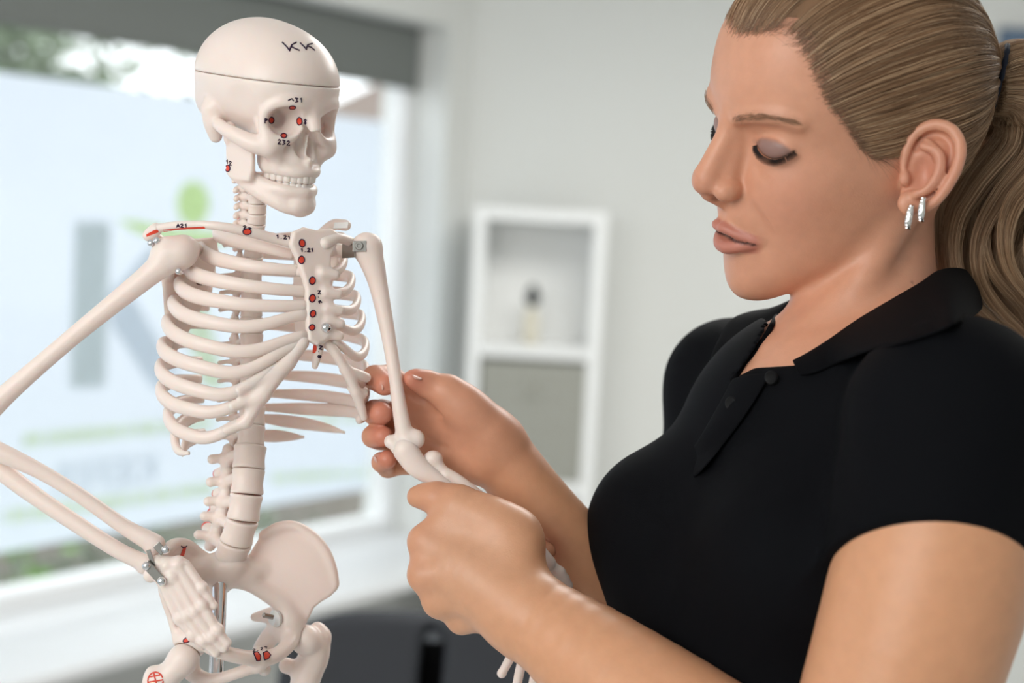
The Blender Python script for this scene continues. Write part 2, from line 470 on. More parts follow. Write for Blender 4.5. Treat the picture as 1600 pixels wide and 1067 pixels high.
def text_row(x0, y0, x1, h, body, mt, mirrored=True, sx=1.0):
    c = bpy.data.curves.new('lettering', 'FONT'); c.body = body; c.size = h; c.extrude = .0008; c.align_x = 'LEFT'
    o = bpy.data.objects.new('lettering', c); COL.objects.link(o); c.materials.append(mt)
    s, z = on_plane(x0, y0, GL)
    p = CORNER + WD * s + WN * (GL + .002) + ZU * z
    ax = -WD if mirrored else WD                             # reads the right way round from the street
    Mx = Matrix.Identity(4)
    n = np.cross(ax, ZU)
    for i in range(3): Mx[i][0], Mx[i][1], Mx[i][2], Mx[i][3] = ax[i] * sx, ZU[i], n[i], p[i]
    o.parent = win; o.matrix_world = Mx; o.matrix_parent_inverse = Matrix.Translation(-Vector(win.location))
    o.matrix_basis = Mx
    return o
text_row(246, 752, 0, .118, 'KIEFER', m_film_pale, sx=1.05)
# the small lime lines above and below it: only their broken rhythm can be made out
for (xa, ya, xb, yb, hh) in ((36, 688, 330, 660, .034), (4, 808, 335, 762, .034), (425, 664, 570, 650, .03), (425, 748, 572, 738, .03)):
    r2 = random.Random(int(xa + ya)); x = xa
    while x < xb:
        w_ = r2.uniform(5, 15); t = (x - xa) / (xb - xa); y = ya + (yb - ya) * t
        sa, za = on_plane(x, y, GL); sb, _ = on_plane(min(x + w_, xb), y, GL)
        wpoly([(sa, za - hh / 2), (sb, za - hh / 2), (sb, za + hh / 2), (sa, za + hh / 2)], m_film_lgreen)
        x += w_ + r2.choice((2, 2.5, 7))
m_blind = mat('dark grey blind fabric', (.20, .215, .205), .8, .2)
mb = MB(); wb(mb, sL + .02, sR - .012, GL + .045, GL + .06, on_plane(330, 84, GL + .05)[1], Z_HEAD - .005)
wb(mb, sL + .02, sR - .012, GL + .04, GL + .066, on_plane(330, 84, GL + .05)[1] - .012, on_plane(330, 84, GL + .05)[1], .004)
setp(mb.build('roller_blind', m_blind, origin=CORNER + WD * (sR - 1) + WN * GL + ZU * 2.0), 'dark grey roller blind drawn a little way down across the window top', 'blind')

# --- outside: ground, planting, a pale house and a tree
m_ground = mat('damp garden soil', (.12, .105, .085), .9, .2, bump=.5, bscale=30)
m_leafg = mat('bright green leaves', (.22, .42, .08), .6, .3)
m_leafd = mat('grey green leaves', (.20, .25, .17), .7, .2)
m_house = mat('pale render', (.62, .60, .56), .9, .2)
m_roof = mat('clay roof', (.30, .24, .21), .9, .2)
gp = [tuple((CORNER + WD * s + WN * n)[:2]) for s, n in ((-9, -.3), (8, -.3), (8, -30), (-9, -30))]
setp(mesh('ground', *prism(gp, -.1, .20), m_ground, smooth=False), kind='structure')
def leaf_clump(name, s0, s1, n0, n1, z0, z1, cnt, size, mt, seed):
    r = np.random.default_rng(seed); V = []; F = []
    for i in range(cnt):
        a = r.uniform(0, 1); hgt = z0 + (z1 - z0) * r.beta(1.4, 1.6) * (.65 + .35 * math.sin(a * 23 + seed))
        c = CORNER + WD * (s0 + (s1 - s0) * a) + WN * r.uniform(n0, n1) + ZU * hgt
        d = unit(r.normal(size=3)); e = unit(np.cross(d, r.normal(size=3))); l = size * r.uniform(.6, 1.2)
        b = len(V); V += [c - d * l, c + e * l * .4 + d * .1 * l, c + d * l, c - e * l * .4 + d * .1 * l]; F.append((b, b + 1, b + 2, b + 3))
    o = mesh(name, V, F, mt, smooth=False)
    return o
setp(leaf_clump('ground_cover_plants', -3.2, -1.25, -.62, -.38, .2, .60, 2600, .035, m_leafg, 3), 'low bright green plants outside below the frosted film', 'plants', kind='stuff')
setp(leaf_clump('flower_bed_plants', -1.2, .0, -1.0, -.4, .2, .50, 1400, .03, m_leafd, 5), 'low grey green bed plants outside, right of the bright green ones', 'plants', kind='stuff')
tr = empty('garden_tree', CORNER + WD * 3.2 + WN * -7 + ZU * .2)
setp(tr, 'hazy tree showing above the frosted film, left of the skull', 'tree')
MB().cyl(np.array(tr.location), np.array(tr.location) + np.array([.1, 0, 1.5]), .12, .07, 12).build('trunk', mat('bark', (.16, .13, .1), .9), tr)
r = np.random.default_rng(4); V = []; F = []
for i in range(3000):
    c = np.array(tr.location) + np.array([0, 0, 2.15]) + r.normal(size=3) * np.array([.7, .7, .45])
    d = unit(r.normal(size=3)); e = unit(np.cross(d, r.normal(size=3))); b = len(V)
    V += [c - d * .09, c + e * .04, c + d * .09, c - e * .04]; F.append((b, b + 1, b + 2, b + 3))
mesh('crown', V, F, m_leafd, tr, False)
hs = empty('house', CORNER + WD * 11.5 + WN * -8 + ZU * .2)
setp(hs, 'pale house far outside, seen just right of the skull above the film', 'house')
hl = np.array(hs.location)
MB().box(hl + [0, 0, 1.15], (1.6, 1.3, 1.15), WAX).build('house_wall', m_house, hs)
MB().add([hl + WD * a + WN * b + ZU * c for a, b, c in ((-1.8, -1.5, 2.25), (1.8, -1.5, 2.25), (1.8, 1.5, 2.25), (-1.8, 1.5, 2.25), (-1.8, 0, 2.8), (1.8, 0, 2.8))],
         [(0, 1, 2, 3), (0, 4, 5, 1), (2, 5, 4, 3), (0, 3, 4), (1, 5, 2)]).build('house_roof', m_roof, hs)

# --- shelf unit against the back wall
YS = 4.86
def on_y(px, py, Y): r_ = ray(px, py); return CAM + r_ * ((Y - CAM[1]) / r_[1])
x0 = on_y(736, 440, YS)[0]; x1 = on_y(944, 440, YS)[0]
zt = on_y(850, 327, YS)[2]; zm0 = on_y(836, 560, YS)[2]; zm1 = on_y(836, 542, YS)[2]; zc = on_y(832, 752, YS)[2]
sh = empty('shelf_unit', ((x0 + x1) / 2, YS + .13, 0)); setp(sh, 'tall narrow white shelf unit standing against the back wall', 'shelf')
T = .038; yc = YS + .13
mb = MB(); cellh = zm1 - (zt - T)
for xx, in ((x0 + T / 2,), (x1 - T / 2,)):
    MB().box((xx, yc, zt / 2), (T / 2, .13, zt / 2), bev=.002).build('side_panel', m_shelf, sh)
for z_a, z_b in ((zt - T, zt), (zm0, zm1), (zc - T, zc), (zc - .40 - T, zc - .40), (0.0, T)):
    MB().box(((x0 + x1) / 2, yc, (z_a + z_b) / 2), ((x1 - x0) / 2 - T, .13, (z_b - z_a) / 2), bev=.002).build('shelf_board', m_shelf, sh)
MB().box(((x0 + x1) / 2, YS + .256, zt / 2), ((x1 - x0) / 2 - T, .004, zt / 2 - .01)).build('back_panel', m_shelf, sh)
m_box = mat('grey beige fabric board', (.36, .36, .32), .8, .2, bump=.2, bscale=500)
bx0, bx1 = on_y(748, 650, YS)[0], on_y(913, 650, YS)[0]; bzt = zm0 - .014
bo = empty('storage_box', ((bx0 + bx1) / 2, YS + .13, zc)); setp(bo, 'grey square storage box pushed into the white shelf', 'box')
bc = np.array([(bx0 + bx1) / 2, YS + .126, (zc + bzt) / 2])
MB().box(bc, ((bx1 - bx0) / 2, .12, (bzt - zc) / 2), bev=.006).build('box_body', m_box, bo)
pr = on_y(831, 609, YS)
mb = MB(); mb.lathe((pr[0], YS + .006, pr[2]), (0, -1, 0), [(.012, 0), (.022, 0), (.024, .004), (.022, .007), (.014, .007), (.012, .003)], 28)
setp(mb.build('ring_pull', mat('grey metal eyelet', (.45, .45, .40), .4, .5, .6), bo, True), 'round metal eyelet handle')
bl = on_y(828, 541, YS + .13)
bt = empty('capped_bottle', (bl[0], YS + .13, zm1)); setp(bt, 'small cream bottle with a black cap on the open white shelf', 'bottle')
MB().lathe((bl[0], YS + .13, zm1), (0, 0, 1), [(.024, 0), (.027, .004), (.027, .085), (.022, .10), (.010, .108), (.010, .118)], 28).build('bottle_body', mat('cream plastic', (.78, .74, .62), .3, .5), bt, True)
MB().lathe((bl[0], YS + .13, zm1 + .1185), (0, 0, 1), [(.014, 0), (.020, .004), (.022, .035), (.016, .05), (.009, .062), (.004, .066)], 28).build('cap', mat('black plastic', (.012, .018, .02), .4, .5), bt, True)

# --- blue-grey picture on the back wall, behind the ponytail
pa = on_y(1562, 42, CORNER[1] - .02); pb = on_y(1800, 330, CORNER[1] - .02)
pc = empty('wall_picture', ((pa[0] + pb[0]) / 2, CORNER[1] - .01, pb[2])); setp(pc, 'blue grey picture on the back wall behind the ponytail', 'picture')
ctr = np.array([(pa[0] + pb[0]) / 2, CORNER[1] - .012, (pa[2] + pb[2]) / 2]); hx, hz = abs(pb[0] - pa[0]) / 2, abs(pa[2] - pb[2]) / 2
MB().box(ctr, (hx, .011, hz), bev=.003).build('picture_frame', mat('slate blue frame', (.10, .15, .22), .5), pc)
MB().box(ctr + [0, -.0125, 0], (hx - .02, .001, hz - .02)).build('picture_print', mat('slate blue print', (.12, .19, .29), .6), pc)

# --- treatment couch with a slotted head section
m_couch = mat('charcoal upholstery', (.032, .035, .042), .6, .35, bump=.1, bscale=400)
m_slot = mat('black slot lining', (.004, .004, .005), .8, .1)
YC = 2.35
ca = on_y(500, 985, YC); cb = on_y(900, 985, YC)
zt_c = on_y(640, 968, YC)[2]
ch = empty('treatment_couch', ((ca[0] + cb[0]) / 2, YC + .2, 0)); setp(ch, 'charcoal upholstered treatment couch behind the skeleton hips', 'couch')
cx = (on_y(425, 1000, YC)[0] + on_y(930, 1000, YC)[0]) / 2 + .02; hw = .26
# head section tipped up: a rounded pad with a breathing slot
s = SDF(14.0)
o_ = np.array([cx, YC + .04, zt_c - .17]); tilt = math.radians(22)
axx = np.array([1, 0, 0.0]); axz = np.array([0, math.sin(tilt), math.cos(tilt)]); axn = np.cross(axx, axz)
def toU(p):
    p = np.asarray(p, float) - CAM; d = p @ FWD
    return np.array([800 + (p @ RIGHT) / SU, 533.5 - (p @ UP) / SU, (d - D0) / SU])
def dirU(v): return np.array([v @ RIGHT, -(v @ UP), v @ FWD])
H = .17 / SU; Wd = hw / SU
poly = [(Wd * math.copysign(abs(math.cos(t)) ** .5, math.cos(t)), H * math.copysign(abs(math.sin(t)) ** .5, math.sin(t))) for t in np.linspace(0, 2 * math.pi, 41)[:-1]]
s.plate(toU(o_), dirU(axx), dirU(axz), poly, .035 / SU, 0, 'u', rnd=.03 / SU)
slx = (on_y(668, 1030, YC)[0] - cx) / SU
sl = [(slx - 22 * 2.1, -H * .8), (slx + 20 * 2.1, -H * .8), (slx + 24 * 2.1, H * .72), (slx + 10 * 2.1, H * .84), (slx - 8 * 2.1, H * .84), (slx - 16 * 2.1, H * .7)]
s.plate(toU(o_), dirU(axx), dirU(axz), sl, .08 / SU, 12, 's')
hp = s.build('head_section', m_couch, ch)
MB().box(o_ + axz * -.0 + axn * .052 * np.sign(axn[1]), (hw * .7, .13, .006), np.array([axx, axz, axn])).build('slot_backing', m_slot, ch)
MB().box((cx + .02, YC + .95, .455), (.33, .62, .045), bev=.03).build('couch_pad', m_couch, ch, True)
m_leg = mat('white steel', (.7, .7, .7), .4, .5)
for a in (-1, 1):
    MB().box((cx + .02 + a * .3, YC + .95, .385), (.02, .58, .025)).build('couch_rail', m_leg, ch)
    MB().cyl((cx + a * .15, YC + .12, zt_c - .30), (cx + a * .15, YC + .40, .39), .012).build('head_bracket', m_leg, ch)
    for b in (.5, 1.4):
        MB().box((cx + .02 + a * .27, YC + b, .18), (.025, .025, .18)).build('leg', m_leg, ch)

# ================================================================== the anatomical skeleton on its rod
m_bone = mat('pinkish ivory plastic', (.90, .77, .705), .36, .45, sss=.35, sssr=(1, .45, .3), sscale=.006)
m_red = mat('red pen paint', (.78, .07, .035), .45, .4)
m_ink = mat('dark violet pen', (.03, .012, .04), .6, .2)
m_chrome = mat('chrome steel', (.78, .78, .80), .12, .5, 1)
m_steel = mat('brushed steel', (.36, .35, .33), .25, .5, 1)
m_clear = mat('milky plastic washer', (.80, .81, .80), .3, .5, sss=.3)
m_dark = mat('dark cavity lining', (.10, .035, .022), .8, .1)

SK0 = W(U(343, 905, 22))
TABLE_Z = 0.70
skel = empty('anatomical_skeleton', (SK0[0], SK0[1], TABLE_Z))
setp(skel, 'small pinkish ivory anatomical skeleton model with pen marks, on a chrome rod', 'skeleton model')

# ---- skull
sk_s, sk_t = 13.04, np.array([407.0, 198.7, -8.0])
SKR = np.array([[.651, .75, .121], [-.066, .214, -.975], [.756, -.626, -.189]])      # columns: its left, forward, up
def L(x, y, z): return SKR @ np.array([x, y, z], float) * sk_s + sk_t
def Ls(P): return np.array([L(*p) for p in P])
def c_(v): return v * sk_s
def both(P): return [P, [(-a, b, c) for a, b, c in P]]
def skull_sdf(h=2.0):
    s = SDF(h)
    s.ell(L(0, -.5, 5.9), np.array([7.2, 8.9, 6.9]) * sk_s, SKR)
    s.ell(L(0, 3.2, 5.4), np.array([6.9, 6.8, 6.4]) * sk_s, SKR, c_(1.2))
    s.ell(L(0, -4.0, 2.6), np.array([5.6, 4.8, 3.6]) * sk_s, SKR, c_(1))
    s.ell(L(0, 4.8, -.6), np.array([4.2, 3.4, 3.6]) * sk_s, SKR, c_(1))
    s.ell(L(0, 6.4, -3.0), np.array([3.0, 2.6, 2.2]) * sk_s, SKR, c_(.8))
    s.ell(L(0, 8.0, 3.6), np.array([4.4, 1.5, 1.3]) * sk_s, SKR, c_(.9))
    for g in (-1, 1):
        s.ell(L(g * 7.9, 4.3, 1.7), np.array([1.6, 2.3, 3.0]) * sk_s, SKR, c_(1.2), 's')      # temporal hollow
        s.tube(Ls([(g * .8, 8.9, 3.4), (g * 2.6, 8.9, 3.9), (g * 4.3, 7.7, 3.5), (g * 5.1, 6.7, 2.4), (g * 5.1, 6.6, .9), (g * 4.7, 7.0, -.5)]), np.array([.7, .7, .65, .62, .62, .8]) * sk_s, c_(.5))
        s.tube(Ls([(g * 1.5, 8.5, .8), (g * 2.4, 8.35, -.3), (g * 3.6, 7.9, -.7), (g * 4.7, 7.0, -.6)]), np.array([.6, .6, .75, .8]) * sk_s, c_(.6))
        s.tube(Ls([(g * 4.5, 7.0, -1.5), (g * 5.6, 5.6, -1.4), (g * 6.5, 3.8, -.8), (g * 6.7, 2.0, -.35), (g * 6.3, .2, 0)]), np.array([1.25, 1.1, .9, .8, .75]) * sk_s, c_(.5))
        s.ell(L(g * 2.7, 5.2, -3.2), np.array([1.0, 1.7, 1.7]) * sk_s, SKR, c_(.5))
        s.tube(Ls([(g * 4.0, 7.0, -1.5), (g * 2.9, 7.1, -3.0)]), np.array([1.2, .9]) * sk_s, c_(.7))
        s.tube(Ls([(g * 5.6, -1.9, 1.6), (g * 5.5, -1.7, 0), (g * 5.2, -1.6, -1.5)]), np.array([1.5, 1.25, .8]) * sk_s, c_(.8))
    s.tube(Ls([(0, 8.8, 3.2), (0, 9.35, 1.6), (0, 9.75, .7)]), np.array([1.0, .8, .7]) * sk_s, c_(.6))
    s.tube(Ls([(2.9, 5.4, -4.0), (2.6, 7.2, -4.1), (1.5, 8.6, -4.2), (0, 9.0, -4.2), (-1.5, 8.6, -4.2), (-2.6, 7.2, -4.1), (-2.9, 5.4, -4.0)]), c_(.72), c_(.6))
    s.ell(L(0, 9.0, -2.7), np.array([.5, .55, .9]) * sk_s, SKR, c_(.5))
    for g in (-1, 1):
        # eye socket: rounded square, deepening inwards and back
        R = SKR @ np.array([[math.cos(.35 * g), math.sin(.35 * g), 0], [-math.sin(.35 * g), math.cos(.35 * g), 0], [0, 0, 1]])
        s.ell(L(g * 3.25, 8.45, 1.6), np.array([1.95, 2.2, 1.68]) * sk_s, R, c_(.35), 's')
        s.tube(Ls([(g * 3.1, 7.2, 1.6), (g * 2.6, 6.0, 1.5)]), np.array([1.3, .9]) * sk_s, c_(.5), 's')
        s.tube(Ls([(g * 4.35, 5.7, 2.9), (g * 4.5, 5.3, 1.5), (g * 4.3, 5.5, .2)]), c_(.72), c_(.3))
    # pear shaped nose opening
    s.ell(L(.7, 9.5, -1.25), np.array([1.0, 2.2, 1.45]) * sk_s, SKR, c_(.2), 's')
    s.ell(L(-.7, 9.5, -1.25), np.array([1.0, 2.2, 1.45]) * sk_s, SKR, c_(.2), 's')
    s.ell(L(0, 9.6, -.2), np.array([.75, 1.7, 1.1]) * sk_s, SKR, c_(.3), 's')
    s.plate(L(0, 7.6, -1.0), SKR[:, 1], SKR[:, 2], [(c_(-.8), c_(-1.2)), (c_(.95), c_(-1.3)), (c_(1.1), c_(1.2)), (c_(-.8), c_(1.4))], c_(.11), c_(.1))
    return s
PCUT = L(0, 0, 5.75); NCUT = unit(SKR @ np.array([0.02, .17, 1.0]))
NCUT = unit(SKR @ np.array([0, -.01, 1.0]))
s = skull_sdf(); s.half(PCUT - NCUT * .35, NCUT, .5, 'i')
skull = s.build('skull', m_bone, skel)
s = skull_sdf(2.4); s.half(PCUT + NCUT * .35, -NCUT, .5, 'i')
skcap = s.build('skull_cap', m_bone, skull)
# ---- mandible
s = SDF(2.0)
LM = lambda P: np.array([L(a, b, c + .45) for a, b, c in P])
for g in (-1, 1):
    s.tube(LM([(g * 4.7, 1.6, -5.6), (g * 4.2, 3.6, -6.9), (g * 3.2, 5.9, -7.9), (g * 1.9, 7.8, -8.7), (0, 8.4, -8.9)]), np.array([.7, .75, .8, .85, .95]) * sk_s, c_(.6))
    s.tube(LM([(g * 4.3, 3.2, -5.3), (g * 3.3, 5.4, -6.5), (g * 2.3, 7.6, -6.9), (g * 1.1, 8.6, -7.0), (0, 8.8, -7.0)]), np.array([.62, .72, .72, .70, .70]) * sk_s, c_(.9))
    s.plate(L(g * 4.9, 0, .45), SKR[:, 1], SKR[:, 2], [(c_(.9), c_(-5.9)), (c_(2.0), c_(-6.5)), (c_(5.0), c_(-6.4)), (c_(5.4), c_(-5.0)), (c_(4.9), c_(-1.4)), (c_(2.8), c_(-2.0)), (c_(1.4), c_(-.8)), (c_(.3), c_(-.9)), (c_(.4), c_(-3.5))], c_(.38), c_(.6), rnd=c_(.25))
    s.tube(LM([(g * 5.1, .7, -2.0), (g * 5.2, .8, -.7)]), np.array([.6, .75]) * sk_s, c_(.4))
    s.bump(L(g * 1.1, 9.2, -8.35), 5, c_(.8))
s.ell(L(0, 8.7, -8.05), np.array([1.5, 1.0, .95]) * sk_s, SKR, c_(.7))
mand = s.build('mandible', m_bone, skel)
# ---- teeth: one per child
def arch(t, y0, w): return (w * math.sin(t), y0 - 4.4 * (1 - math.cos(t)) ** .9, 0)
for row, (zc_, zh, y0, w, par, nm) in enumerate(((-5.0, .62, 9.28, 2.75, skull, 'tooth'), (-6.02, .58, 9.1, 2.6, mand, 'tooth'))):
    for i in range(14):
        t = (i - 6.5) / 6.5 * 1.42; x, y, _ = arch(t, y0, w)
        tx = np.array([math.cos(t * 1.0), -math.sin(t) * 1.3, 0]); tx = unit(tx); ty = np.array([-tx[1], tx[0], 0])
        e = MB(); n, m = 10, 7; wd = (.50 if abs(i - 6.5) < 1 else .46 if abs(i - 6.5) < 3 else .50); dp = .36 if abs(i - 6.5) < 3 else .48
        P = []
        for a in range(m):
            v = -1 + 2 * a / (m - 1)
            for b in range(n):
                q = 2 * math.pi * b / n; sq = (1 - abs(v) ** 6) ** .5 * .96 + .04
                cx_, cy_ = math.copysign(abs(math.cos(q)) ** .6, math.cos(q)), math.copysign(abs(math.sin(q)) ** .7, math.sin(q))
                p = np.array([x, y, zc_ + v * zh]) + tx * cx_ * wd * sq * .95 + ty * cy_ * dp * sq
                P.append(L(*p))
        F = [(a * n + b, a * n + (b + 1) % n, (a + 1) * n + (b + 1) % n, (a + 1) * n + b) for a in range(m - 1) for b in range(n)] + [tuple(range(n))[::-1], tuple((m - 1) * n + b for b in range(n))]
        mesh(nm, W(np.array(P)), F, m_bone, par)

# ---- spine: each vertebra its own part
SP = [  # centre line of the vertebral bodies (px, py, dz), top to bottom
    (398, 270, 4), (402, 308, 12), (401, 345, 22), (396, 395, 40), (393, 450, 52), (393, 520, 56), (394, 600, 50), (393, 668, 36), (389, 724, 22), (386, 765, 14), (380, 806, 12), (370, 842, 18), (357, 880, 30)]
SPU = catmull(Us(SP), 12)
arc = np.concatenate([[0], np.cumsum(np.linalg.norm(np.diff(SPU, axis=0), axis=1))])
YAW = math.radians(36)
TF = np.array([math.sin(YAW), 0.0, -math.cos(YAW)])        # thorax forward in the drawing frame
TS = np.array([math.cos(YAW), 0.0, math.sin(YAW)])         # its left
def at_arc(a):
    i = min(max(np.searchsorted(arc, a) - 1, 0), len(arc) - 2); t = (a - arc[i]) / (arc[i + 1] - arc[i])
    return SPU[i] + t * (SPU[i + 1] - SPU[i]), unit(SPU[i + 1] - SPU[i])
nC, nT, nL = 7, 12, 5
hs_ = [16] * nC + [22 + .9 * i for i in range(nT)] + [37, 39, 40, 39, 38]
tot = sum(hs_); sc_ = arc[-1] / tot; a0 = 0
VERT = []
for i, hh in enumerate(hs_):
    hh *= sc_; c, d = at_arc(a0 + hh / 2); a0 += hh
    kind = 'C' if i < nC else 'T' if i < nC + nT else 'L'
    r = {'C': 14.5, 'T': 15 + (i - 7) * .55, 'L': 25.0}[kind]
    f = unit(TF - d * TF.dot(d)); sd = np.cross(f, d) * np.sign(np.dot(np.cross(f, d), TS)); VERT.append((c, d, f, sd, r, hh))
    s = SDF(2.2)
    n_ = 20; V = []; F = []
    # body: waisted drum with raised rims
    prof = [(-.52, .94), (-.48, .985), (-.42, 1.0), (-.33, .975), (-.15, .93), (.1, .92), (.3, .965), (.42, 1.0), (.48, .985), (.52, .94)]
    def body(P, c=c, d=d, f=f, sd=sd, r=r, hh=hh):
        q = P - c; y = q @ d; a = q @ sd; b = q @ f
        rr = np.interp(y / hh, [p[0] for p in prof], [p[1] for p in prof]) * r
        dr = np.sqrt((a / 1.08) ** 2 + (b / .92) ** 2) - rr
        if kind == 'L':                                     # fine upright fluting
            dr = dr - .35 * np.cos(26 * np.arctan2(a, b)) * np.clip(1 - np.abs(y / hh) * 3, 0, 1)
        dy = np.abs(y) - .505 * hh
        return np.minimum(np.maximum(dr, dy), 0) + np.sqrt(np.maximum(dr, 0) ** 2 + np.maximum(dy, 0) ** 2)
    s.fn(body, c, math.hypot(r * 1.1, hh / 2))
    bk = c - f * r
    if kind == 'L': sp_l, tr_l, ar = 44, 22, 10.0
    elif kind == 'T': sp_l, tr_l, ar = 30, 24, 5.0
    else: sp_l, tr_l, ar = 20, 15, 6.2
    for g in (-1, 1):
        fac = bk + sd * g * r * .62 - f * r * .75
        s.tube([c - f * r * .7 + sd * g * r * .55 - d * hh * .12, fac], [ar * .9, ar], 3)
        s.tube([fac - d * hh * .42, fac + d * hh * .1, fac + d * hh * .45 - f * 3], [ar, ar * 1.05, ar * .9], 4)
        s.tube([fac, fac + sd * g * tr_l * .6 - f * 6, fac + sd * g * tr_l - f * (10 if kind != 'C' else 0) + d * 2], [ar, ar * .75, ar * .8], 4)
        s.tube([fac, bk - f * r * 1.25], [ar, ar * .9], 4)
    e = bk - f * r * 1.2
    s.tube([e, e - f * sp_l * .6 + d * hh * .25, e - f * sp_l + d * hh * (.4 if kind != 'T' else .8)], [ar * .95, ar * .8, ar * 1.0], 4)
    vt = s.build('vertebra', m_bone, skel)
    if kind in 'CL' or i % 3 == 0:                         # red pen dab on the tip of the process
        tip = e - f * sp_l + d * hh * (.4 if kind != 'T' else .8) - f * ar * .5
        V_, F_ = sweep([tip + d * 3, tip - d * 3.5], [ar * .82, ar * .82], 8)
        s2 = SDF(1.6); s2.sph(tip, ar * .9); s2.build('painted_spot', m_red, vt)

# ---- ribs
def rib_pts(cx, A, B, side, ypts, t0, t1, n=44):
    """half ring round the chest: t = 0 at the spine, pi at the breastbone; ypts = [(t, py)]"""
    T_ = np.linspace(t0, t1, n); yy = np.interp(T_, *np.array(ypts).T); 
    k = np.ones(7) / 7; yp = np.pad(yy, 3, 'edge'); yy = np.convolve(yp, k, 'valid') if n > 10 else yy
    P = []
    for t, y in zip(T_, yy):
        w = np.array([0, 0, 30.0]) + TS * side * A * math.sin(t) ** .9 - TF * B * math.cos(t)
        q = U(cx, y, w[2]); P.append(np.array([q[0] + w[0], q[1], w[2]]))
    return np.array(P)
def ext_t(A, B, side):                                     # parameter at which the ring is widest in view
    T_ = np.linspace(.3, 2.9, 300); x = side * A * np.sin(T_) ** .9 * TS[0] - B * np.cos(T_) * TF[0]
    return T_[np.argmax(side * x)], (side * x).max()
# near side (its right): y at spine, widest point, front low point, breastbone, and how far forward it runs
#        cx   wide-x  y_sp  y_ext  y_mid  y_front  y_end   t_end  B
NEAR = [(414, 337, 372, 362, 374, 386, 398, 3.05, 84),
        (420, 313, 398, 386, 404, 418, 423, 3.02, 98),
        (428, 293, 424, 416, 434, 449, 456, 3.05, 106),
        (430, 280, 452, 441, 464, 478, 478, 3.05, 110),
        (430, 271, 480, 470, 497, 514, 488, 3.05, 112),
        (430, 262, 508, 500, 531, 554, 521, 3.04, 114),
        (428, 255, 536, 538, 564, 588, 529, 3.02, 114),
        (424, 252, 564, 572, 600, 622, 560, 2.92, 112),
        (420, 253, 592, 606, 632, 648, 612, 2.72, 110),
        (416, 264, 622, 645, 672, 688, 655, 2.55, 104),
        (404, 274, 650, 676, 700, 708, 708, 1.75, 92),
        (398, 285, 676, 702, 712, 716, 716, 1.05, 88)]
FAR = [(414, 541, 372, 372, 384, 398, 396, 2.95, 84),
       (420, 540, 398, 404, 418, 428, 426, 3.0, 98),
       (428, 552, 424, 434, 450, 460, 457, 3.0, 106),
       (430, 561, 452, 464, 482, 488, 480, 3.0, 110),
       (430, 569, 480, 494, 513, 521, 500, 3.0, 112),
       (430, 575, 508, 536, 556, 560, 522, 3.0, 114),
       (430, 576, 552, 574, 600, 606, 534, 2.98, 114),
       (430, 576, 585, 608, 628, 624, 560, 2.86, 112),
       (428, 575, 614, 634, 652, 640, 590, 2.70, 110),
       (424, 572, 636, 648, 656, 650, 630, 2.42, 106),
       (406, 545, 652, 676, 682, 684, 684, 1.55, 92),
       (398, 480, 680, 683, 686, 688, 688, .98, 88)]
RIBS = []
for side, tab in ((-1, NEAR), (1, FAR)):
    for i, (cx_, wx, ys, ye, ym, yf, yend, te, B) in enumerate(tab):
        need = abs(wx - cx_); A = 150.0
        if i == 11 or (i == 10 and side == 1):
            A = (need + B * math.cos(te) * TF[0] * side) / (math.sin(te) ** .9 * TS[0])
            tx = ext_t(A, B, side)[0]
        else:
            for _ in range(25): A *= 1 + .8 * (need / ext_t(A, B, side)[1] - 1)
            tx = ext_t(A, B, side)[0]
        t0 = .28
        if te > tx + .6:
            yp = [(t0, ys), (t0 + .35 * (tx - t0), ys - 2 + .25 * (ye - ys)), (tx, ye), (tx + .35 * (te - tx), ym), (tx + .72 * (te - tx), yf), (te, yend)]
        else:
            yp = [(t0, ys), (t0 + .55 * (te - t0), .5 * (ys + ye)), (te, ye if te <= tx else ym)]
        P = rib_pts(cx_, A, B, side, yp, t0, te)
        m_ = len(P); q = np.linspace(0, 1, m_)
        R = (12.2 - 3.4 * np.clip((q - .45) / .5, 0, 1) - (1.6 if side == 1 else 0)) * (1 - .38 * np.exp(-(q / .16) ** 2)) * (1 if i < 10 else np.clip(1.0 - .85 * q ** 5, .35, 1))
        if i == 0: R = R * .95
        # flat section: tall and thin, thickening to a round cartilage at the front
        fl = np.column_stack([np.ones(m_) * 1.0, .62 + .12 * q])
        ctr = np.array([P[:, 0].mean(), 0, 30])
        V, F = sweep(P, R, 14, fl, up=np.array([0, 1.0, 0]))
        V = W(np.array(V))
        nm = mesh('rib', V, F, m_bone, skel); RIBS.append((side, i, P, nm))
def rib_of(side, i): return [r for r in RIBS if r[0] == side and r[1] == i][0]
# costal margins: the joined cartilage from the lower ribs up to the breastbone
def chain(pts, rs, name='costal_cartilage', par=skel, h=2.2, k=6):
    s = SDF(h); s.tube(pts, rs, k); return s.build(name, m_bone, par)
sid = -1
e7, e8, e9, e10 = [rib_of(-1, i)[2] for i in (6, 7, 8, 9)]
s = SDF(2.2)
s.tube([e10[-1], .5 * (e10[-1] + e9[-1]), e9[-1], e8[-1], .4 * e8[-1] + .6 * e7[-1], e7[-1]], [9, 10.5, 11.5, 11.5, 11.5, 11], 8)
s.tube([e9[-6], e9[-1]], [9, 10], 10); s.tube([e8[-8], e8[-1]], [9, 10], 10); s.tube([e10[-5], e10[-1]], [8.5, 9.5], 8)
s.build('costal_cartilage', m_bone, skel)
f7, f8, f9, f10 = [rib_of(1, i)[2] for i in (6, 7, 8, 9)]
s = SDF(2.2)
s.tube(np.vstack([Us([(500, 528, -52), (522, 548, -45), (541, 578, -30), (552, 600, -18), (562, 628, -2), (569, 652, 12)])]), [8, 8, 8.5, 8, 7.5, 6], 6)
s.tube(Us([(541, 578, -30), (560, 585, -16), (572, 590, 0)]), [7, 8, 8], 6)
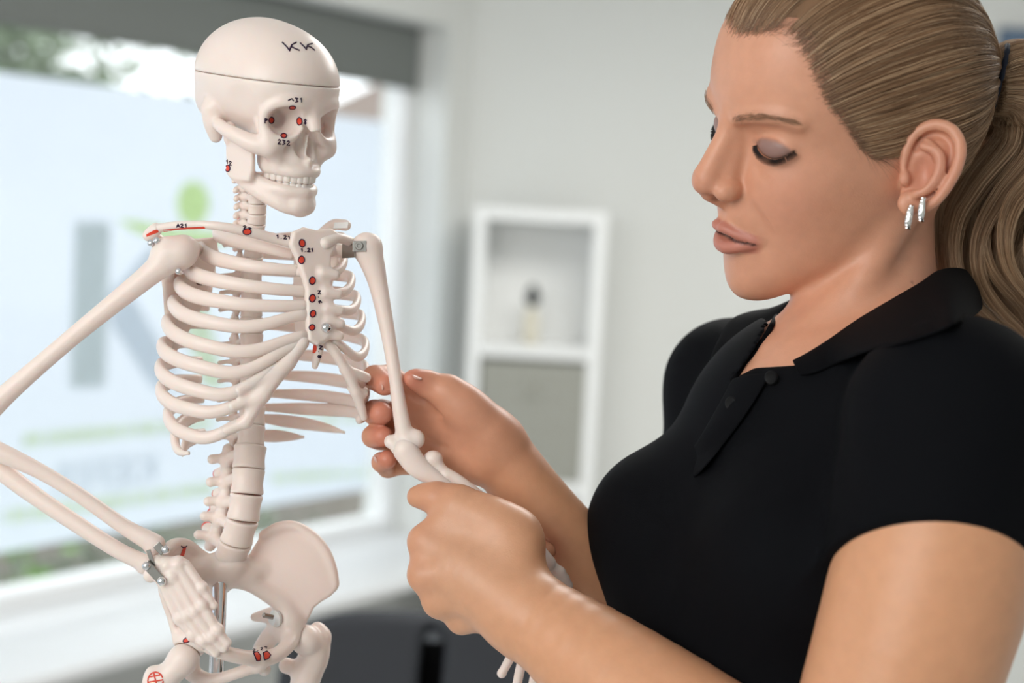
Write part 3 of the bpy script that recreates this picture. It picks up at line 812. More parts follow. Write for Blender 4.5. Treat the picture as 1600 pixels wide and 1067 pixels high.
s.tube(Us([(556, 612, -12), (568, 614, 0)]), [7, 8], 6)
s.build('costal_cartilage', m_bone, skel)

# ---- breastbone
s = SDF(2.0)
ST = lambda x, y: U(x, y, 30 - 112 * math.cos(YAW) - 4 + (10 if y < 420 else 0) * .5)
o_ = ST(492, 460); ax_ = unit(TS); ay_ = unit(ST(499, 520) - ST(480, 372) + np.array([0, 0, 0]))
def stp(x, y):                                              # outline point -> plate coordinates
    q = ST(x, y) - o_; return ((x - 492 + (492 - x) * 0) / ax_[0] * 1.0 - (y - 460) * (ay_[0] / ay_[1]) / ax_[0], (y - 460) / ay_[1])
poly = [stp(*p) for p in ((452, 366), (466, 358), (484, 362), (504, 358), (517, 366), (515, 384), (508, 402), (510, 424), (514, 452), (518, 484), (519, 512), (512, 530), (501, 538), (488, 530), (484, 508), (481, 480), (478, 452), (470, 428), (462, 408), (450, 386))]
s.plate(o_, ax_, ay_, poly, 6.5, 3, rnd=4)
s.tube(Us([(500, 530, -60), (496, 552, -57), (492, 572, -54)]), [9, 8, 5], 6)
for (x, y) in ((472, 423), (480, 456), (483, 479), (488, 490), (492, 520)):
    s.tube([U(x - 14, y + 2, -56), U(x + 6, y, -62)], [7.5, 8.5], 8)
for (x, y) in ((510, 426), (514, 457), (517, 482), (518, 502), (516, 522)):
    s.tube([U(x - 6, y, -60), U(x + 14, y + 3, -50)], [8.0, 7.5], 8)
sternum = s.build('sternum', m_bone, skel)
mb = MB(); cS = U(510, 512, -70); nS = unit(TF + np.array([0, -.1, 0]))
mb.lathe(W(cS - nS * 3), W(cS) - W(cS - nS), [(5.5 * SU, -4 * SU), (8 * SU, 0), (8.2 * SU, 3 * SU), (7 * SU, 6 * SU), (4.5 * SU, 8.5 * SU), (1.2 * SU, 9.5 * SU)], 24)
setp(mb.build('sternum_screw', m_chrome, skel, True), 'shiny domed steel screw head')

# ---- collar bones, shoulder blades
s = SDF(2.0); s.tube(Us([(243, 357, -58), (282, 352, -84), (330, 352, -108), (380, 360, -100), (420, 370, -82), (455, 379, -66)]), [8, 7.5, 7.5, 8.5, 9, 10], 4, flat=((0, 1, 0), 1.15)); clavN = s.build('clavicle', m_bone, skel)
s = SDF(2.0); s.tube(Us([(508, 380, -50), (528, 372, -30), (548, 378, 0), (552, 383, 20)]), [10, 8, 8, 8], 4); s.build('clavicle', m_bone, skel)
s = SDF(2.4)     # near blade, seen nearly edge-on
o_ = U(268, 440, 0); exx = unit(np.array([.62, -.05, .78])); eyy = np.array([-.06, 1, 0.05])
s.plate(o_, exx, eyy, [(-18, -52), (18, -66), (90, -70), (98, -40), (60, 40), (8, 112), (-6, 112), (-10, 60), (-16, 0)], 4, 5, rnd=3, bend=lambda u, v: .0022 * (u - 40) ** 2 - 4)
s.tube(Us([(290, 398, 10), (262, 384, -20), (238, 366, -46), (244, 358, -60)]), [9, 9, 8.5, 8], 8)        # spine and acromion
s.tube(Us([(232, 368, -52), (244, 358, -60)]), [9, 9], 6)
s.tube(Us([(312, 392, -12), (302, 384, -44), (288, 384, -70)]), [8, 9, 8.5], 8)                              # hooked process
s.tube(Us([(262, 400, -14), (262, 425, -10)]), [14, 12], 8)
scapN = s.build('scapula', m_bone, skel)
s = SDF(2.4)     # far blade
s.tube(Us([(496, 372, 60), (520, 352, 40), (540, 352, 18)]), [9, 9, 9], 6)
s.tube(Us([(530, 392, 30), (548, 392, 10), (556, 388, 0)]), [9, 9, 8], 6)
o_ = U(500, 440, 98); s.plate(o_, unit(np.array([.8, 0, -.55])), np.array([0, 1.0, 0]), [(-55, -60), (20, -62), (42, -40), (20, 20), (-34, 100), (-50, 96), (-58, 20)], 4, 5, rnd=3)
s.tube(Us([(505, 400, 90), (522, 390, 62), (530, 392, 30)]), [8, 9, 9], 8)
scapF = s.build('scapula', m_bone, skel)
mb = MB(); pw = np.array([W(U(*p)) for p in ((520, 350, 12), (548, 352, -2))])
mb.box(W(U(533, 352, 4)), np.array([13, 5.5, 2.2]) * SU, np.array([RIGHT * .9 - FWD * .43, UP * .9 + RIGHT * .15, FWD]), .0006)
setp(mb.build('bracket', m_clear, skel), 'milky plastic bracket on the far shoulder')

# ---- upper arms
HN = Us([(288, 390, -62), (262, 406, -70), (225, 436, -74), (120, 521, -84), (30, 598, -92), (-30, 652, -96)])
s = SDF(2.4); s.tube(HN, [22, 22, 17, 13.5, 14.5, 19], 6); s.sph(U(281, 396, -66), 25, 10); s.sph(U(262, 388, -70), 18, 10); s.sph(U(258, 398, -70), 22, 8)
s.sph(U(-24, 662, -84), 17, 8); s.sph(U(-46, 650, -106), 16, 8)
humN = s.build('humerus', m_bone, skel)
HF = Us([(572, 388, 2), (582, 412, 4), (592, 450, 6), (606, 520, 6), (616, 580, 4), (625, 640, 4), (634, 690, 6)])
s = SDF(2.0); s.tube(HF, [22, 19, 14.5, 11.5, 10.5, 12, 14], 6)
s.sph(U(572, 384, 2), 20, 8); s.ell(U(584, 388, 2), (13, 20, 14), None, 8)
s.ell(U(610, 690, 6), (10, 11, 10), None, 10); s.ell(U(651, 686, 4), (13, 15, 12), None, 12); s.ell(U(617, 700, -1), (7, 9, 8), None, 6); s.ell(U(636, 694, 0), (13, 11, 11), None, 8)
s.ell(U(629, 691, -14), (6, 4, 8), None, 2, 's')
humF = s.build('humerus', m_bone, skel)
# near forearm
s = SDF(2.4); s.tube(Us([(-44, 690, -106), (0, 707, -104), (60, 735, -98), (122, 772, -90), (190, 820, -82), (228, 842, -79), (243, 850, -78)]), [16, 15, 12, 11.5, 12, 14.5, 15], 5)
s.sph(U(240, 856, -78), 13, 6); s.build('radius', m_bone, skel)
s = SDF(2.4); s.tube(Us([(-56, 680, -82), (-20, 716, -82), (40, 764, -84), (110, 812, -86), (180, 857, -86), (218, 876, -84), (228, 880, -84)]), [18, 16, 14, 13, 12.5, 13, 13.5], 5)
s.sph(U(224, 886, -84), 11, 5); s.build('ulna', m_bone, skel)
# far forearm, held by the woman
FA = lambda pts, z0, z1: Us([(x, y, z0 + (z1 - z0) * i / (len(pts) - 1)) for i, (x, y) in enumerate(pts)])
s = SDF(2.0); s.tube(FA([(634, 704), (652, 728), (684, 752), (740, 794), (800, 842), (846, 886)], -2, 2), [20, 18, 13, 11, 10, 9], 5, flat=((0, 0, 1), 1.25))
s.ell(U(630, 704, 0), (8, 11, 10), None, 6); s.sph(U(634, 700, 6), 10, 5); ulF = s.build('ulna', m_bone, skel)
s = SDF(2.0); s.tube(FA([(676, 718), (692, 736), (716, 752), (768, 792), (830, 848), (856, 880)], 8, 4), [13, 9.5, 10.5, 10.5, 11, 13], 4)
s.ell(U(677, 716, 8), (14.5, 11.5, 14), None, 5); s.sph(U(697, 743, 6), 9.5, 5); raF = s.build('radius', m_bone, skel)

# ---- hands of the skeleton
def bone_hand(wr, dirs, base, name='hand_bones'):
    s = SDF(1.8)
    for (x, y, z, r) in base: s.sph(U(x, y, z), r, 4)
    for pts, r in dirs:
        q = Us(pts); s.tube(q, np.linspace(r, r * .72, len(q)), 3)
        for p in q[1:-1]: s.sph(p, r * 1.22, 3)
        s.sph(q[-1], r * .8, 2)
    return s.build(name, m_bone, skel)
bone_hand(None, [
    ([(262, 905, -98), (292, 962, -101), (318, 1000, -100), (337, 1020, -96)], 9),
    ([(272, 900, -100), (304, 955, -103), (331, 994, -101), (350, 1012, -96)], 9),
    ([(282, 892, -100), (316, 945, -103), (340, 984, -101), (355, 1004, -97)], 8.5),
    ([(255, 912, -96), (280, 966, -98), (301, 992, -97), (316, 1008, -94)], 8.5),
    ([(290, 882, -96), (316, 918, -99), (334, 946, -98)], 8)],
    [(246, 880, -92, 13), (262, 884, -95, 15), (278, 882, -96, 14), (254, 900, -95, 14), (270, 900, -98, 15), (236, 898, -88, 12)])
bone_hand(None, [
    ([(868, 896, 24), (836, 962, 42), (804, 1016, 50), (784, 1052, 52)], 9.5),
    ([(874, 904, 26), (850, 972, 46), (818, 1030, 54), (806, 1078, 56)], 10),
    ([(880, 912, 28), (866, 984, 48), (840, 1042, 56), (829, 1088, 58)], 10),
    ([(884, 918, 28), (880, 994, 48), (860, 1056, 56), (850, 1098, 58)], 9.5),
    ([(858, 882, 14), (846, 905, 24), (826, 930, 34)], 8.5)],
    [(862, 888, 12, 12), (872, 896, 14, 13), (878, 906, 18, 13), (860, 898, 16, 12), (884, 916, 22, 12)])

# ---- pelvis
s = SDF(2.2)
# far wing (broad inner face turned to us)
def wing(px, py, z): return z
zw = lambda x, y: 62 + .16 * (x - 440) - .05 * (y - 900)
o_ = U(455, 915, zw(455, 915)); e1 = unit(U(500, 915, zw(500, 915)) - U(410, 915, zw(410, 915))); e2 = unit(U(455, 980, zw(455, 980)) - U(455, 850, zw(455, 850)))
def pl(x, y):
    q = U(x, y, zw(x, y)) - o_; return (q @ e1, q @ e2)
WP = [(384, 878), (398, 853), (412, 832), (430, 820), (452, 817), (474, 824), (493, 838), (509, 857), (520, 880), (527, 905), (526, 920), (516, 930), (502, 938), (490, 948), (484, 962), (474, 972), (468, 985), (450, 994), (430, 980), (432, 950), (414, 926), (392, 912), (378, 900)]
s.plate(o_, e1, e2, [pl(*p) for p in WP], 5.5, 6, rnd=4, bend=lambda u, v: .0016 * (u * u + v * v) - 10)
s.tube([U(x, y, zw(x, y) + 4 - 4) for x, y in ((412, 836), (434, 824), (460, 822), (486, 836), (506, 858), (518, 886), (523, 912))], [8, 8.5, 8.5, 8.5, 8.5, 8.5, 7.5], 6)
s.tube(Us([(378, 905, 40), (410, 924, 45), (440, 944, 52), (452, 968, 54)]), [12, 12, 14, 18], 10)         # arched brim
s.ell(U(452, 982, 62), (26, 30, 26), None, 14)
s.tube(Us([(456, 996, 46), (446, 1012, 14), (430, 1024, -10), (410, 1030, -26)]), [15, 12, 12, 13], 10)      # pubic branch
s.tube(Us([(436, 960, 66), (414, 962, 78), (398, 964, 84)]), [16, 11, 7], 8)                                 # spine of the sit bone
s.tube(Us([(436, 980, 72), (418, 1000, 76), (406, 1024, 66), (412, 1044, 40), (414, 1046, 10), (402, 1040, -18)]), [16, 15, 14, 11, 8, 9], 8)
s.sph(U(478, 1000, 66), 26, 3, 's')
# sacrum and the near side
s.tube(Us([(356, 884, 34), (338, 905, 62), (318, 925, 84), (304, 955, 92), (304, 985, 84)]), [30, 28, 22, 16, 9], 10, flat=((0, 0, 1), 1.0))
s.ell(U(356, 884, 30), (31, 17, 27), None, 6)
s.tube(Us([(362, 892, 40), (384, 895, 48), (404, 890, 56)]), [24, 24, 18], 10)
s.tube(Us([(340, 895, 36), (316, 888, 14), (300, 892, -10)]), [24, 24, 16], 10)
zn = lambda x, y: -52 + 0.0 * x
o2 = U(288, 920, -40); n1 = unit(np.array([.36, .05, .93])); n2 = np.array([.10, 1, 0])
s.plate(o2, n1, n2, [(-66, -40), (-50, -62), (-20, -72), (20, -68), (58, -50), (66, -20), (50, 20), (20, 60), (-8, 84), (-32, 80), (-40, 40), (-60, 0)], 6, 8, rnd=4, bend=lambda u, v: -.0015 * (u * u + v * v) + 8)
s.tube([o2 + n1 * a + unit(n2) * b for a, b in ((-62, -34), (-44, -58), (-16, -70), (22, -66), (58, -46))], [8, 9, 9, 9, 8], 6)
s.tube(Us([(300, 905, -6), (302, 940, -40), (302, 970, -60), (304, 996, -66)]), [12, 13, 16, 20], 10)
s.ell(U(300, 1000, -66), (26, 28, 26), None, 10)
s.tube(Us([(310, 996, -78), (340, 1016, -84), (376, 1026, -62), (404, 1029, -34)]), [14, 11.5, 11.5, 13], 8)
s.tube(Us([(296, 1016, -48), (300, 1050, -30), (330, 1062, -30), (366, 1053, -32), (396, 1042, -26)]), [16, 14, 10, 9, 10], 8)
s.tube(Us([(404, 1022, -30), (404, 1040, -26)]), [12, 11], 6)
s.sph(U(286, 1030, -84), 25, 3, 's')
pelvis = s.build('pelvis', m_bone, skel)

# ---- thigh bones
s = SDF(2.4)
s.sph(U(478, 1000, 66), 24.5); s.tube(Us([(478, 1000, 66), (492, 1012, 78), (490, 1030, 84)]), [18, 19, 21], 8)
s.tube(Us([(496, 984, 88), (494, 1012, 88), (478, 1060, 82), (466, 1120, 78), (458, 1240, 72), (452, 1400, 66), (450, 1480, 62)]), [13, 23, 24, 17, 14, 15, 24], 8)
s.sph(U(503, 994, 88), 15, 8); s.sph(U(448, 1040, 84), 13, 12)
s.sph(U(436, 1490, 58), 20, 8); s.sph(U(466, 1490, 58), 20, 8); femF = s.build('femur', m_bone, skel)
s = SDF(2.4)
s.sph(U(286, 1030, -84), 23.5); s.tube(Us([(288, 1030, -84), (268, 1050, -88), (250, 1064, -88)]), [19, 20, 20], 8)
s.tube(Us([(240, 1052, -90), (242, 1080, -88), (252, 1130, -84), (262, 1240, -78), (274, 1400, -70), (280, 1480, -66)]), [12, 20, 17, 14, 15, 23], 8)
s.sph(U(240, 1058, -90), 13, 6)
s.sph(U(266, 1490, -66), 20, 8); s.sph(U(294, 1490, -66), 20, 8); femN = s.build('femur', m_bone, skel)
for side, x0_, z0_ in ((-1, 280, -66), (1, 451, 62)):      # shins and feet, below the picture
    kz = U(x0_, 1512, z0_); 
    lowz = toU((0, 0, TABLE_Z + .012))
    foot_y = kz[1] + (W(kz)[2] - (TABLE_Z + .055)) / (SU * UP[2])
    an = np.array([kz[0], foot_y, kz[2]])
    an = an + np.array([-(foot_y - kz[1]) * math.tan(roll), 0, 0])
    V, F = sweep(catmull([kz, kz + (an - kz) * .15, kz + (an - kz) * .6, an], 6), np.interp(np.linspace(0, 1, 19), [0, .12, .6, .95, 1], [21, 13, 9, 12, 13]), 12); mesh('tibia', W(np.array(V)), F, m_bone, skel)
    V, F = sweep(catmull([kz + [side * 20, 18, 6], kz + (an - kz) * .5 + [side * 14, 0, 8], an + [side * 14, 4, 4]], 6), 6, 10); mesh('fibula', W(np.array(V)), F, m_bone, skel)
    s = SDF(2.6); s.tube([an + [0, 22, 20] , an + [0, 18, 0]], [16, 16], 8)
    for k_ in range(5):
        tp = an + TF * (105 - abs(k_ - 1.2) * 9) + TS * side * (k_ * 12 - 20) + np.array([0, 32, 0])
        s.tube([an + [0, 14, 0] + TS * side * (k_ * 5 - 8), .5 * (an + tp) + [0, 6, 0], tp], [11, 6.5, 5.5], 5)
    s.build('foot_bones', m_bone, skel)

# ---- rod, stand, screws and hinges
rt = W(U(344, 904, 22)); axd = unit(W(U(337.5, 1067, 24)) - rt)
mb = MB(); axv = np.array([0, 0, -1.0]); rl = rt[2] - (TABLE_Z + .02)
ex = axd / abs(axd[2]) 
mb.lathe(rt, axd, [(6 * SU, -12 * SU), (6 * SU, 2 * SU), (10.5 * SU, 3 * SU), (11.5 * SU, 6 * SU), (11.5 * SU, 60 * SU), (11.5 * SU, rl / abs(axd[2]))], 28)
setp(mb.build('rod', m_chrome, skel, True), 'chrome stand rod')
ft = rt + ex * rl
MB().lathe((ft[0], ft[1], TABLE_Z + .001), (0, 0, 1), [(.07, 0), (.075, .003), (.075, .012), (.03, .02), (.012, .024), (.006, .03)], 40).build('stand_foot', m_steel, skel, True)
def screw(px, py, z, d, r, ln, name, mt, lab=None, head=None):
    a = W(U(px, py, z)); d = RIGHT * d[0] - UP * d[1] + FWD * d[2]; d = unit(d)
    mb = MB(); mb.lathe(a, d, head or [(r, -ln), (r, 0), (r * .7, r * .3)], 20)
    o = mb.build(name, mt, skel, True)
    if lab: setp(o, lab)
    return o
screw(428, 967, 36, (-.62, .12, -.6), 5 * SU, 14 * SU, 'hip_washer', m_clear, 'milky round washer', [(4 * SU, -9 * SU), (13 * SU, -7 * SU), (14 * SU, -2 * SU), (10 * SU, 1 * SU), (9 * SU, 5 * SU), (4 * SU, 6 * SU)])
screw(412, 961, 22, (-.78, -.28, -.5), 4 * SU, 18 * SU, 'hip_screw', m_steel)
screw(336, 985, -50, (.8, .2, .3), 5 * SU, 12 * SU, 'hip_washer', m_clear, 'milky round washer', [(4 * SU, -9 * SU), (11 * SU, -7 * SU), (12 * SU, -2 * SU), (9 * SU, 3 * SU)])
screw(345, 981, -44, (.85, -.5, .1), 4 * SU, 12 * SU, 'hip_screw', m_steel)
# far shoulder bracket: bent plate and screw
mb = MB(); mb.box(W(U(562, 385, -19)), np.array([11, 8.5, 2]) * SU, np.array([RIGHT, UP, FWD]), .0004)
mb.box(W(U(545, 392, -4)), np.array([15, 11, 1.6]) * SU, np.array([unit(RIGHT * .7 - FWD * .7), UP, unit(FWD * .7 + RIGHT * .7)]))
setp(mb.build('shoulder_bracket', m_steel, skel), 'bent steel bracket on the shoulder')
screw(561, 384, -22, (0, 0, -1), 6 * SU, 4 * SU, 'bracket_screw', m_steel, None, [(6.5 * SU, -2 * SU), (6.5 * SU, 2 * SU), (5.5 * SU, 3.5 * SU), (3 * SU, 3.5 * SU), (2.4 * SU, 1.6 * SU)])
for (x, y, z) in ((236, 380, -82), (245, 376, -84), (279, 424, -86)):
    screw(x, y, z, (-.3, -.2, -1), 4.5 * SU, 6 * SU, 'shoulder_bolt', m_chrome, None, [(3 * SU, -10 * SU), (5 * SU, 0), (5 * SU, 3 * SU), (3 * SU, 5 * SU), (1 * SU, 5.5 * SU)])
# near wrist hinge
mb = MB(); hx_ = unit(RIGHT * .68 - UP * .73); hy_ = unit(RIGHT * .73 + UP * .68)
mb.box(W(U(241, 895, -112)), np.array([20, 6.5, 2.2]) * SU, np.array([hx_, hy_, FWD]), .0004)
mb.box(W(U(236, 872, -104)), np.array([3, 13, 2]) * SU, np.array([unit(RIGHT * .9 + UP * .3), unit(UP * .9 - RIGHT * .3), FWD]))
mb.box(W(U(250, 857, -98)), np.array([9, 6, 2]) * SU, np.array([hx_, hy_, FWD]), .0004)
setp(mb.build('wrist_hinge', m_steel, skel), 'polished steel wrist hinge')
for (x, y) in ((253, 908), (259, 859), (229, 884)):
    screw(x, y, -114 if y > 870 else -102, (0, 0, -1), 6 * SU, 5 * SU, 'hinge_bolt', m_chrome, None, [(5 * SU, -8 * SU), (6.5 * SU, 0), (6.5 * SU, 2 * SU), (5 * SU, 5 * SU), (2 * SU, 6.5 * SU)])
for (x, y, z) in ((300, 440, 30), (284, 500, 24)):
    screw(x, y, z, (-.9, -.1, -.3), 4 * SU, 16 * SU, 'scapula_screw', m_dark)

# ---- low side table that carries the stand (below the picture)
tb = empty('side_table', (SK0[0], SK0[1], 0)); setp(tb, 'plain white side table under the skeleton stand', 'table')
MB().box((SK0[0], SK0[1], TABLE_Z - .0125), (.22, .18, .0125), bev=.003).build('tabletop', m_shelf, tb, True)
for a in (-1, 1):
    for b in (-1, 1): MB().box((SK0[0] + a * .19, SK0[1] + b * .15, (TABLE_Z - .025) / 2), (.015, .015, (TABLE_Z - .025) / 2)).build('leg', m_leg, tb)

# ---- pen marks laid on the bone surfaces
bpy.context.view_layer.update()
_bv = {}
def bvh(os_):
    key = tuple(o.name for o in os_)
    if key not in _bv:
        V = []; F = []
        for o in os_:
            b = len(V); mw = o.matrix_world
            V += [mw @ v.co for v in o.data.vertices]; F += [[i + b for i in p.vertices] for p in o.data.polygons]
        _bv[key] = BVHTree.FromPolygons(V, F)
    return _bv[key]
def hit(t, px, py):
    r_ = Vector(unit(ray(px, py))); h = t.ray_cast(Vector(CAM), r_, 4)
    return None if h[0] is None else (np.array(h[0]), np.array(h[1]) * (-1 if h[1].dot(r_) > 0 else 1))
def ink(target, strokes, name='pen_writing', r=.00042, mt=None, par=None):
    t = bvh(target); mb = MB()
    for st in strokes:
        st = np.array(st, float); P = []
        for a, b in zip(st[:-1], st[1:]):
            n = max(2, int(np.hypot(*(b - a)) / 1.5)); P += [a + (b - a) * i / n for i in range(n)]
        P.append(st[-1]); run = []
        for p in P + [None]:
            h = hit(t, *p) if p is not None else None
            if h is not None and (not run or np.linalg.norm(run[-1] - h[0] - h[1] * .00008) < .006): run.append(h[0] + h[1] * .00008)
            else:
                if len(run) > 1: mb.add(*sweep(np.array(run), r, 6))
                run = [] if h is None else [h[0] + h[1] * .00008]
    if mb.V: return mesh(name, np.array(mb.V), mb.F, mt or m_ink, par or target[0])
def blob(target, poly, name='painted_spot', mt=None, rim=True, par=None, lift=.00022):
    t = bvh(target); pg = np.array(poly, float); lo, hi = pg.min(0), pg.max(0); n = 22
    X = np.linspace(lo[0], hi[0], n); Y = np.linspace(lo[1], hi[1], n); idx = {}; V = []; F = []
    def inside(x, y):
        c = False; j = len(pg) - 1
        for i in range(len(pg)):
            if (pg[i, 1] > y) != (pg[j, 1] > y) and x < (pg[j, 0] - pg[i, 0]) * (y - pg[i, 1]) / (pg[j, 1] - pg[i, 1]) + pg[i, 0]: c = not c
            j = i
        return c
    rings = 6; m = 28; cc = pg.mean(0); d = np.concatenate([[0], np.cumsum(np.linalg.norm(np.diff(np.vstack([pg, pg[:1]]), axis=0), axis=1))])
    bd = np.array([[np.interp(q, d, np.append(pg[:, k], pg[0, k])) for k in (0, 1)] for q in np.linspace(0, d[-1], m, endpoint=False)])
    for k in range(rings + 1):
        for j in range(m):
            p = cc + (bd[j] - cc) * k / rings; h = hit(t, *p)
            V.append(None if h is None else h[0] + h[1] * lift)
    ok = [v is not None for v in V]; V = [np.zeros(3) if v is None else v for v in V]
    for k in range(rings):
        for j in range(m):
            f = (k * m + j, k * m + (j + 1) % m, (k + 1) * m + (j + 1) % m, (k + 1) * m + j)
            if all(ok[i] for i in f) and max(np.linalg.norm(V[f[0]] - V[i]) for i in f) < .008: F.append(f)
    used = sorted({i for f in F for i in f}); mp = {i: k for k, i in enumerate(used)}
    if not F: return
    o = mesh(name, np.array([V[i] for i in used]), [tuple(mp[i] for i in f) for f in F], mt or m_red, par or target[0])
    if rim: ink(target, [list(bd) + [bd[0]]], 'pen_outline', .00042, par=par)
    return o
def circ(x, y, rx, ry=None, a=0, n=16): 
    ry = ry or rx; return [(x + rx * math.cos(t) * math.cos(a) - ry * math.sin(t) * math.sin(a), y + rx * math.cos(t) * math.sin(a) + ry * math.sin(t) * math.cos(a)) for t in np.linspace(0, 2 * math.pi, n, endpoint=False)]
def digits(txt, x, y, w, h, dx, dy=0.0, rot=0.0):           # small hand-printed figures as strokes
    G = {'1': [[(.2, .3), (.6, 0), (.6, 1)]], '2': [[(0, .2), (.5, 0), (.9, .25), (0, 1), (1, 1)]], '3': [[(0, 0), (.9, .1), (.4, .45), (.9, .75), (0, 1)]],
         '7': [[(0, 0), (1, 0), (.4, 1)]], '.': [[(.4, .9), (.5, 1)]], 'A': [[(0, 1), (.5, 0), (1, 1)], [(.2, .6), (.8, .6)]], 'N': [[(0, 1), (0, 0), (1, 1), (1, 0)]],
         '6': [[(.8, 0), (.1, .5), (.3, 1), (.9, .8), (.2, .55)]], '8': [[(.5, 0), (.1, .25), (.9, .75), (.5, 1), (.1, .75), (.9, .25), (.5, 0)]], '5': [[(.9, 0), (.1, 0), (.1, .4), (.8, .5), (.7, 1), (0, 1)]],
         'P': [[(0, 1), (0, 0), (.9, .2), (0, .5)]], 'B': [[(0, 0), (0, 1), (.9, .75), (0, .5), (.8, .25), (0, 0)]], '4': [[(.7, 1), (.7, 0), (0, .65), (1, .65)]], '0': [[(.5, 0), (0, .5), (.5, 1), (1, .5), (.5, 0)]]}
    out = []; c, s_ = math.cos(rot), math.sin(rot)
    for i, ch_ in enumerate(txt):
        for st in G.get(ch_, []):
            out.append([(x + (i * dx + a * w) * c - (b * h + i * dy) * s_, y + (i * dx + a * w) * s_ + (b * h + i * dy) * c) for a, b in st])
    return out
ink([skcap], [[(441, 66), (448, 73), (453, 80)], [(452, 79), (456, 70), (463, 66)], [(455, 73), (461, 76), (468, 79)],
              [(469, 67), (476, 74), (479, 78)], [(478, 77), (481, 70), (488, 68)], [(480, 72), (486, 74), (492, 79)]], r=.00055)
SKL = [skull]
ink(SKL, digits('31', 461, 153, 5, 7, 7) + [[(450, 157), (456, 154), (459, 158)]]); ink(SKL, digits('P', 414, 185, 5, 8, 7)); ink(SKL, digits('8', 475, 186, 4, 8, 6))
ink(SKL, digits('232', 434, 218, 5, 7, 7, 1.0))
blob(SKL, circ(424, 188, 4, 5)); blob(SKL, circ(468, 189.5, 4, 6)); blob(SKL, circ(443.5, 212, 4.5, 3.5)); blob(SKL, circ(457, 168, 5, 2.6))
blob([mand], circ(356, 263, 3.5, 5)); ink([mand], digits('12', 353, 250, 4, 6, 5, 2))
STN = [sternum] + [r_[3] for r_ in RIBS if r_[0] == -1] 
for (x, y, rx, ry, a) in ((472, 380, 4.6, 6, -.2), (471, 406, 4.6, 6, 0), (488, 438.5, 4.6, 6, .1), (488, 466, 4.6, 6, .2), (489, 490, 4.2, 5.5, .3), (487.5, 511.5, 4.2, 4.6, .5)): blob(STN, circ(x, y, rx, ry, a), par=sternum)
blob(STN, circ(491, 545, 4, 7, .1), rim=False, par=sternum)
ink(STN, digits('1.21', 469, 388, 5, 5.5, 5.4), par=sternum); ink(STN, digits('N.6', 501, 454, 5, 5, 7.5, 0, math.pi / 2 - .1), par=sternum); ink(STN, digits('N.8', 504, 541, 5, 5, 7, 0, math.pi / 2 + .15), par=sternum)
ink(STN, digits('27.2', 453, 512, 5, 7, 6.4, -2.0), par=sternum); ink(STN, [[(432, 634), (437, 638), (430, 640)][:0] or [(419, 624), (424, 632)], [(411, 634), (414, 643), (420, 634)], [(423, 626), (418, 636), (412, 645)]], r=.0006)
blob(STN, [(449, 522), (462, 515), (474, 511), (466, 517)], rim=False, par=sternum)
CL = [clavN]
ink(CL, digits('1.21', 431, 367, 5, 5.5, 6, .4)); blob(CL, circ(386, 362, 6.5, 4.5)); ink(CL, digits('26', 380, 353, 5, 5, 8)); ink(CL, digits('A21', 276, 350, 5, 5, 6))
blob(CL, [(254, 359), (285, 355.5), (321, 353.5), (321, 357), (285, 359), (254, 362)], rim=False)
SCN = [scapN]
blob(SCN, [(229, 366), (240, 360), (249, 358), (247, 363), (236, 367), (229, 370)], rim=False); blob(SCN, circ(294, 385.5, 5, 5)); ink(SCN, digits('22', 286, 374, 5, 4, 7))
PV = [pelvis]
blob(PV, [(396, 1020), (402, 1018), (407, 1024), (406, 1032), (401, 1032)]); blob(PV, [(411, 1020), (417, 1017), (423, 1023), (419, 1029), (413, 1031)]); ink(PV, digits('2.27', 395, 1014, 4, 4, 6, -1.2), r=.0003)
blob(PV, [(281, 868), (287, 853), (291, 855), (287, 869)], rim=False); ink(PV, [[(283, 853), (287, 856), (292, 853)]])
blob(PV, circ(292, 1000, 6, 3.5, -.4))
ink([femN], [circ(243, 1064, 12, 14)], 'painted_lines', .0005, m_red); ink([femN], [[(232, 1058), (253, 1054)], [(231, 1066), (255, 1062)], [(240, 1050), (246, 1075)]], 'painted_lines', .0005, m_red)

# ================================================================== the woman
HS, HT = 22.87, np.array([1323.2, 231.9, 0.0])
HR = np.array([[.398, -.916, -.049], [.334, .195, -.922], [-.854, -.35, -.384]])     # columns: her left, forward, up
_q, _ = np.linalg.qr(HR); HR = _q * np.sign((_q * HR).sum(0))
def H(x, y, z): return HR @ np.array([x, y, z], float) * HS + HT
def Hs(P): return np.array([H(*p) for p in P])
def h_(v): return np.asarray(v, float) * HS
def toH(P): return (np.asarray(P) - HT) @ HR / HS

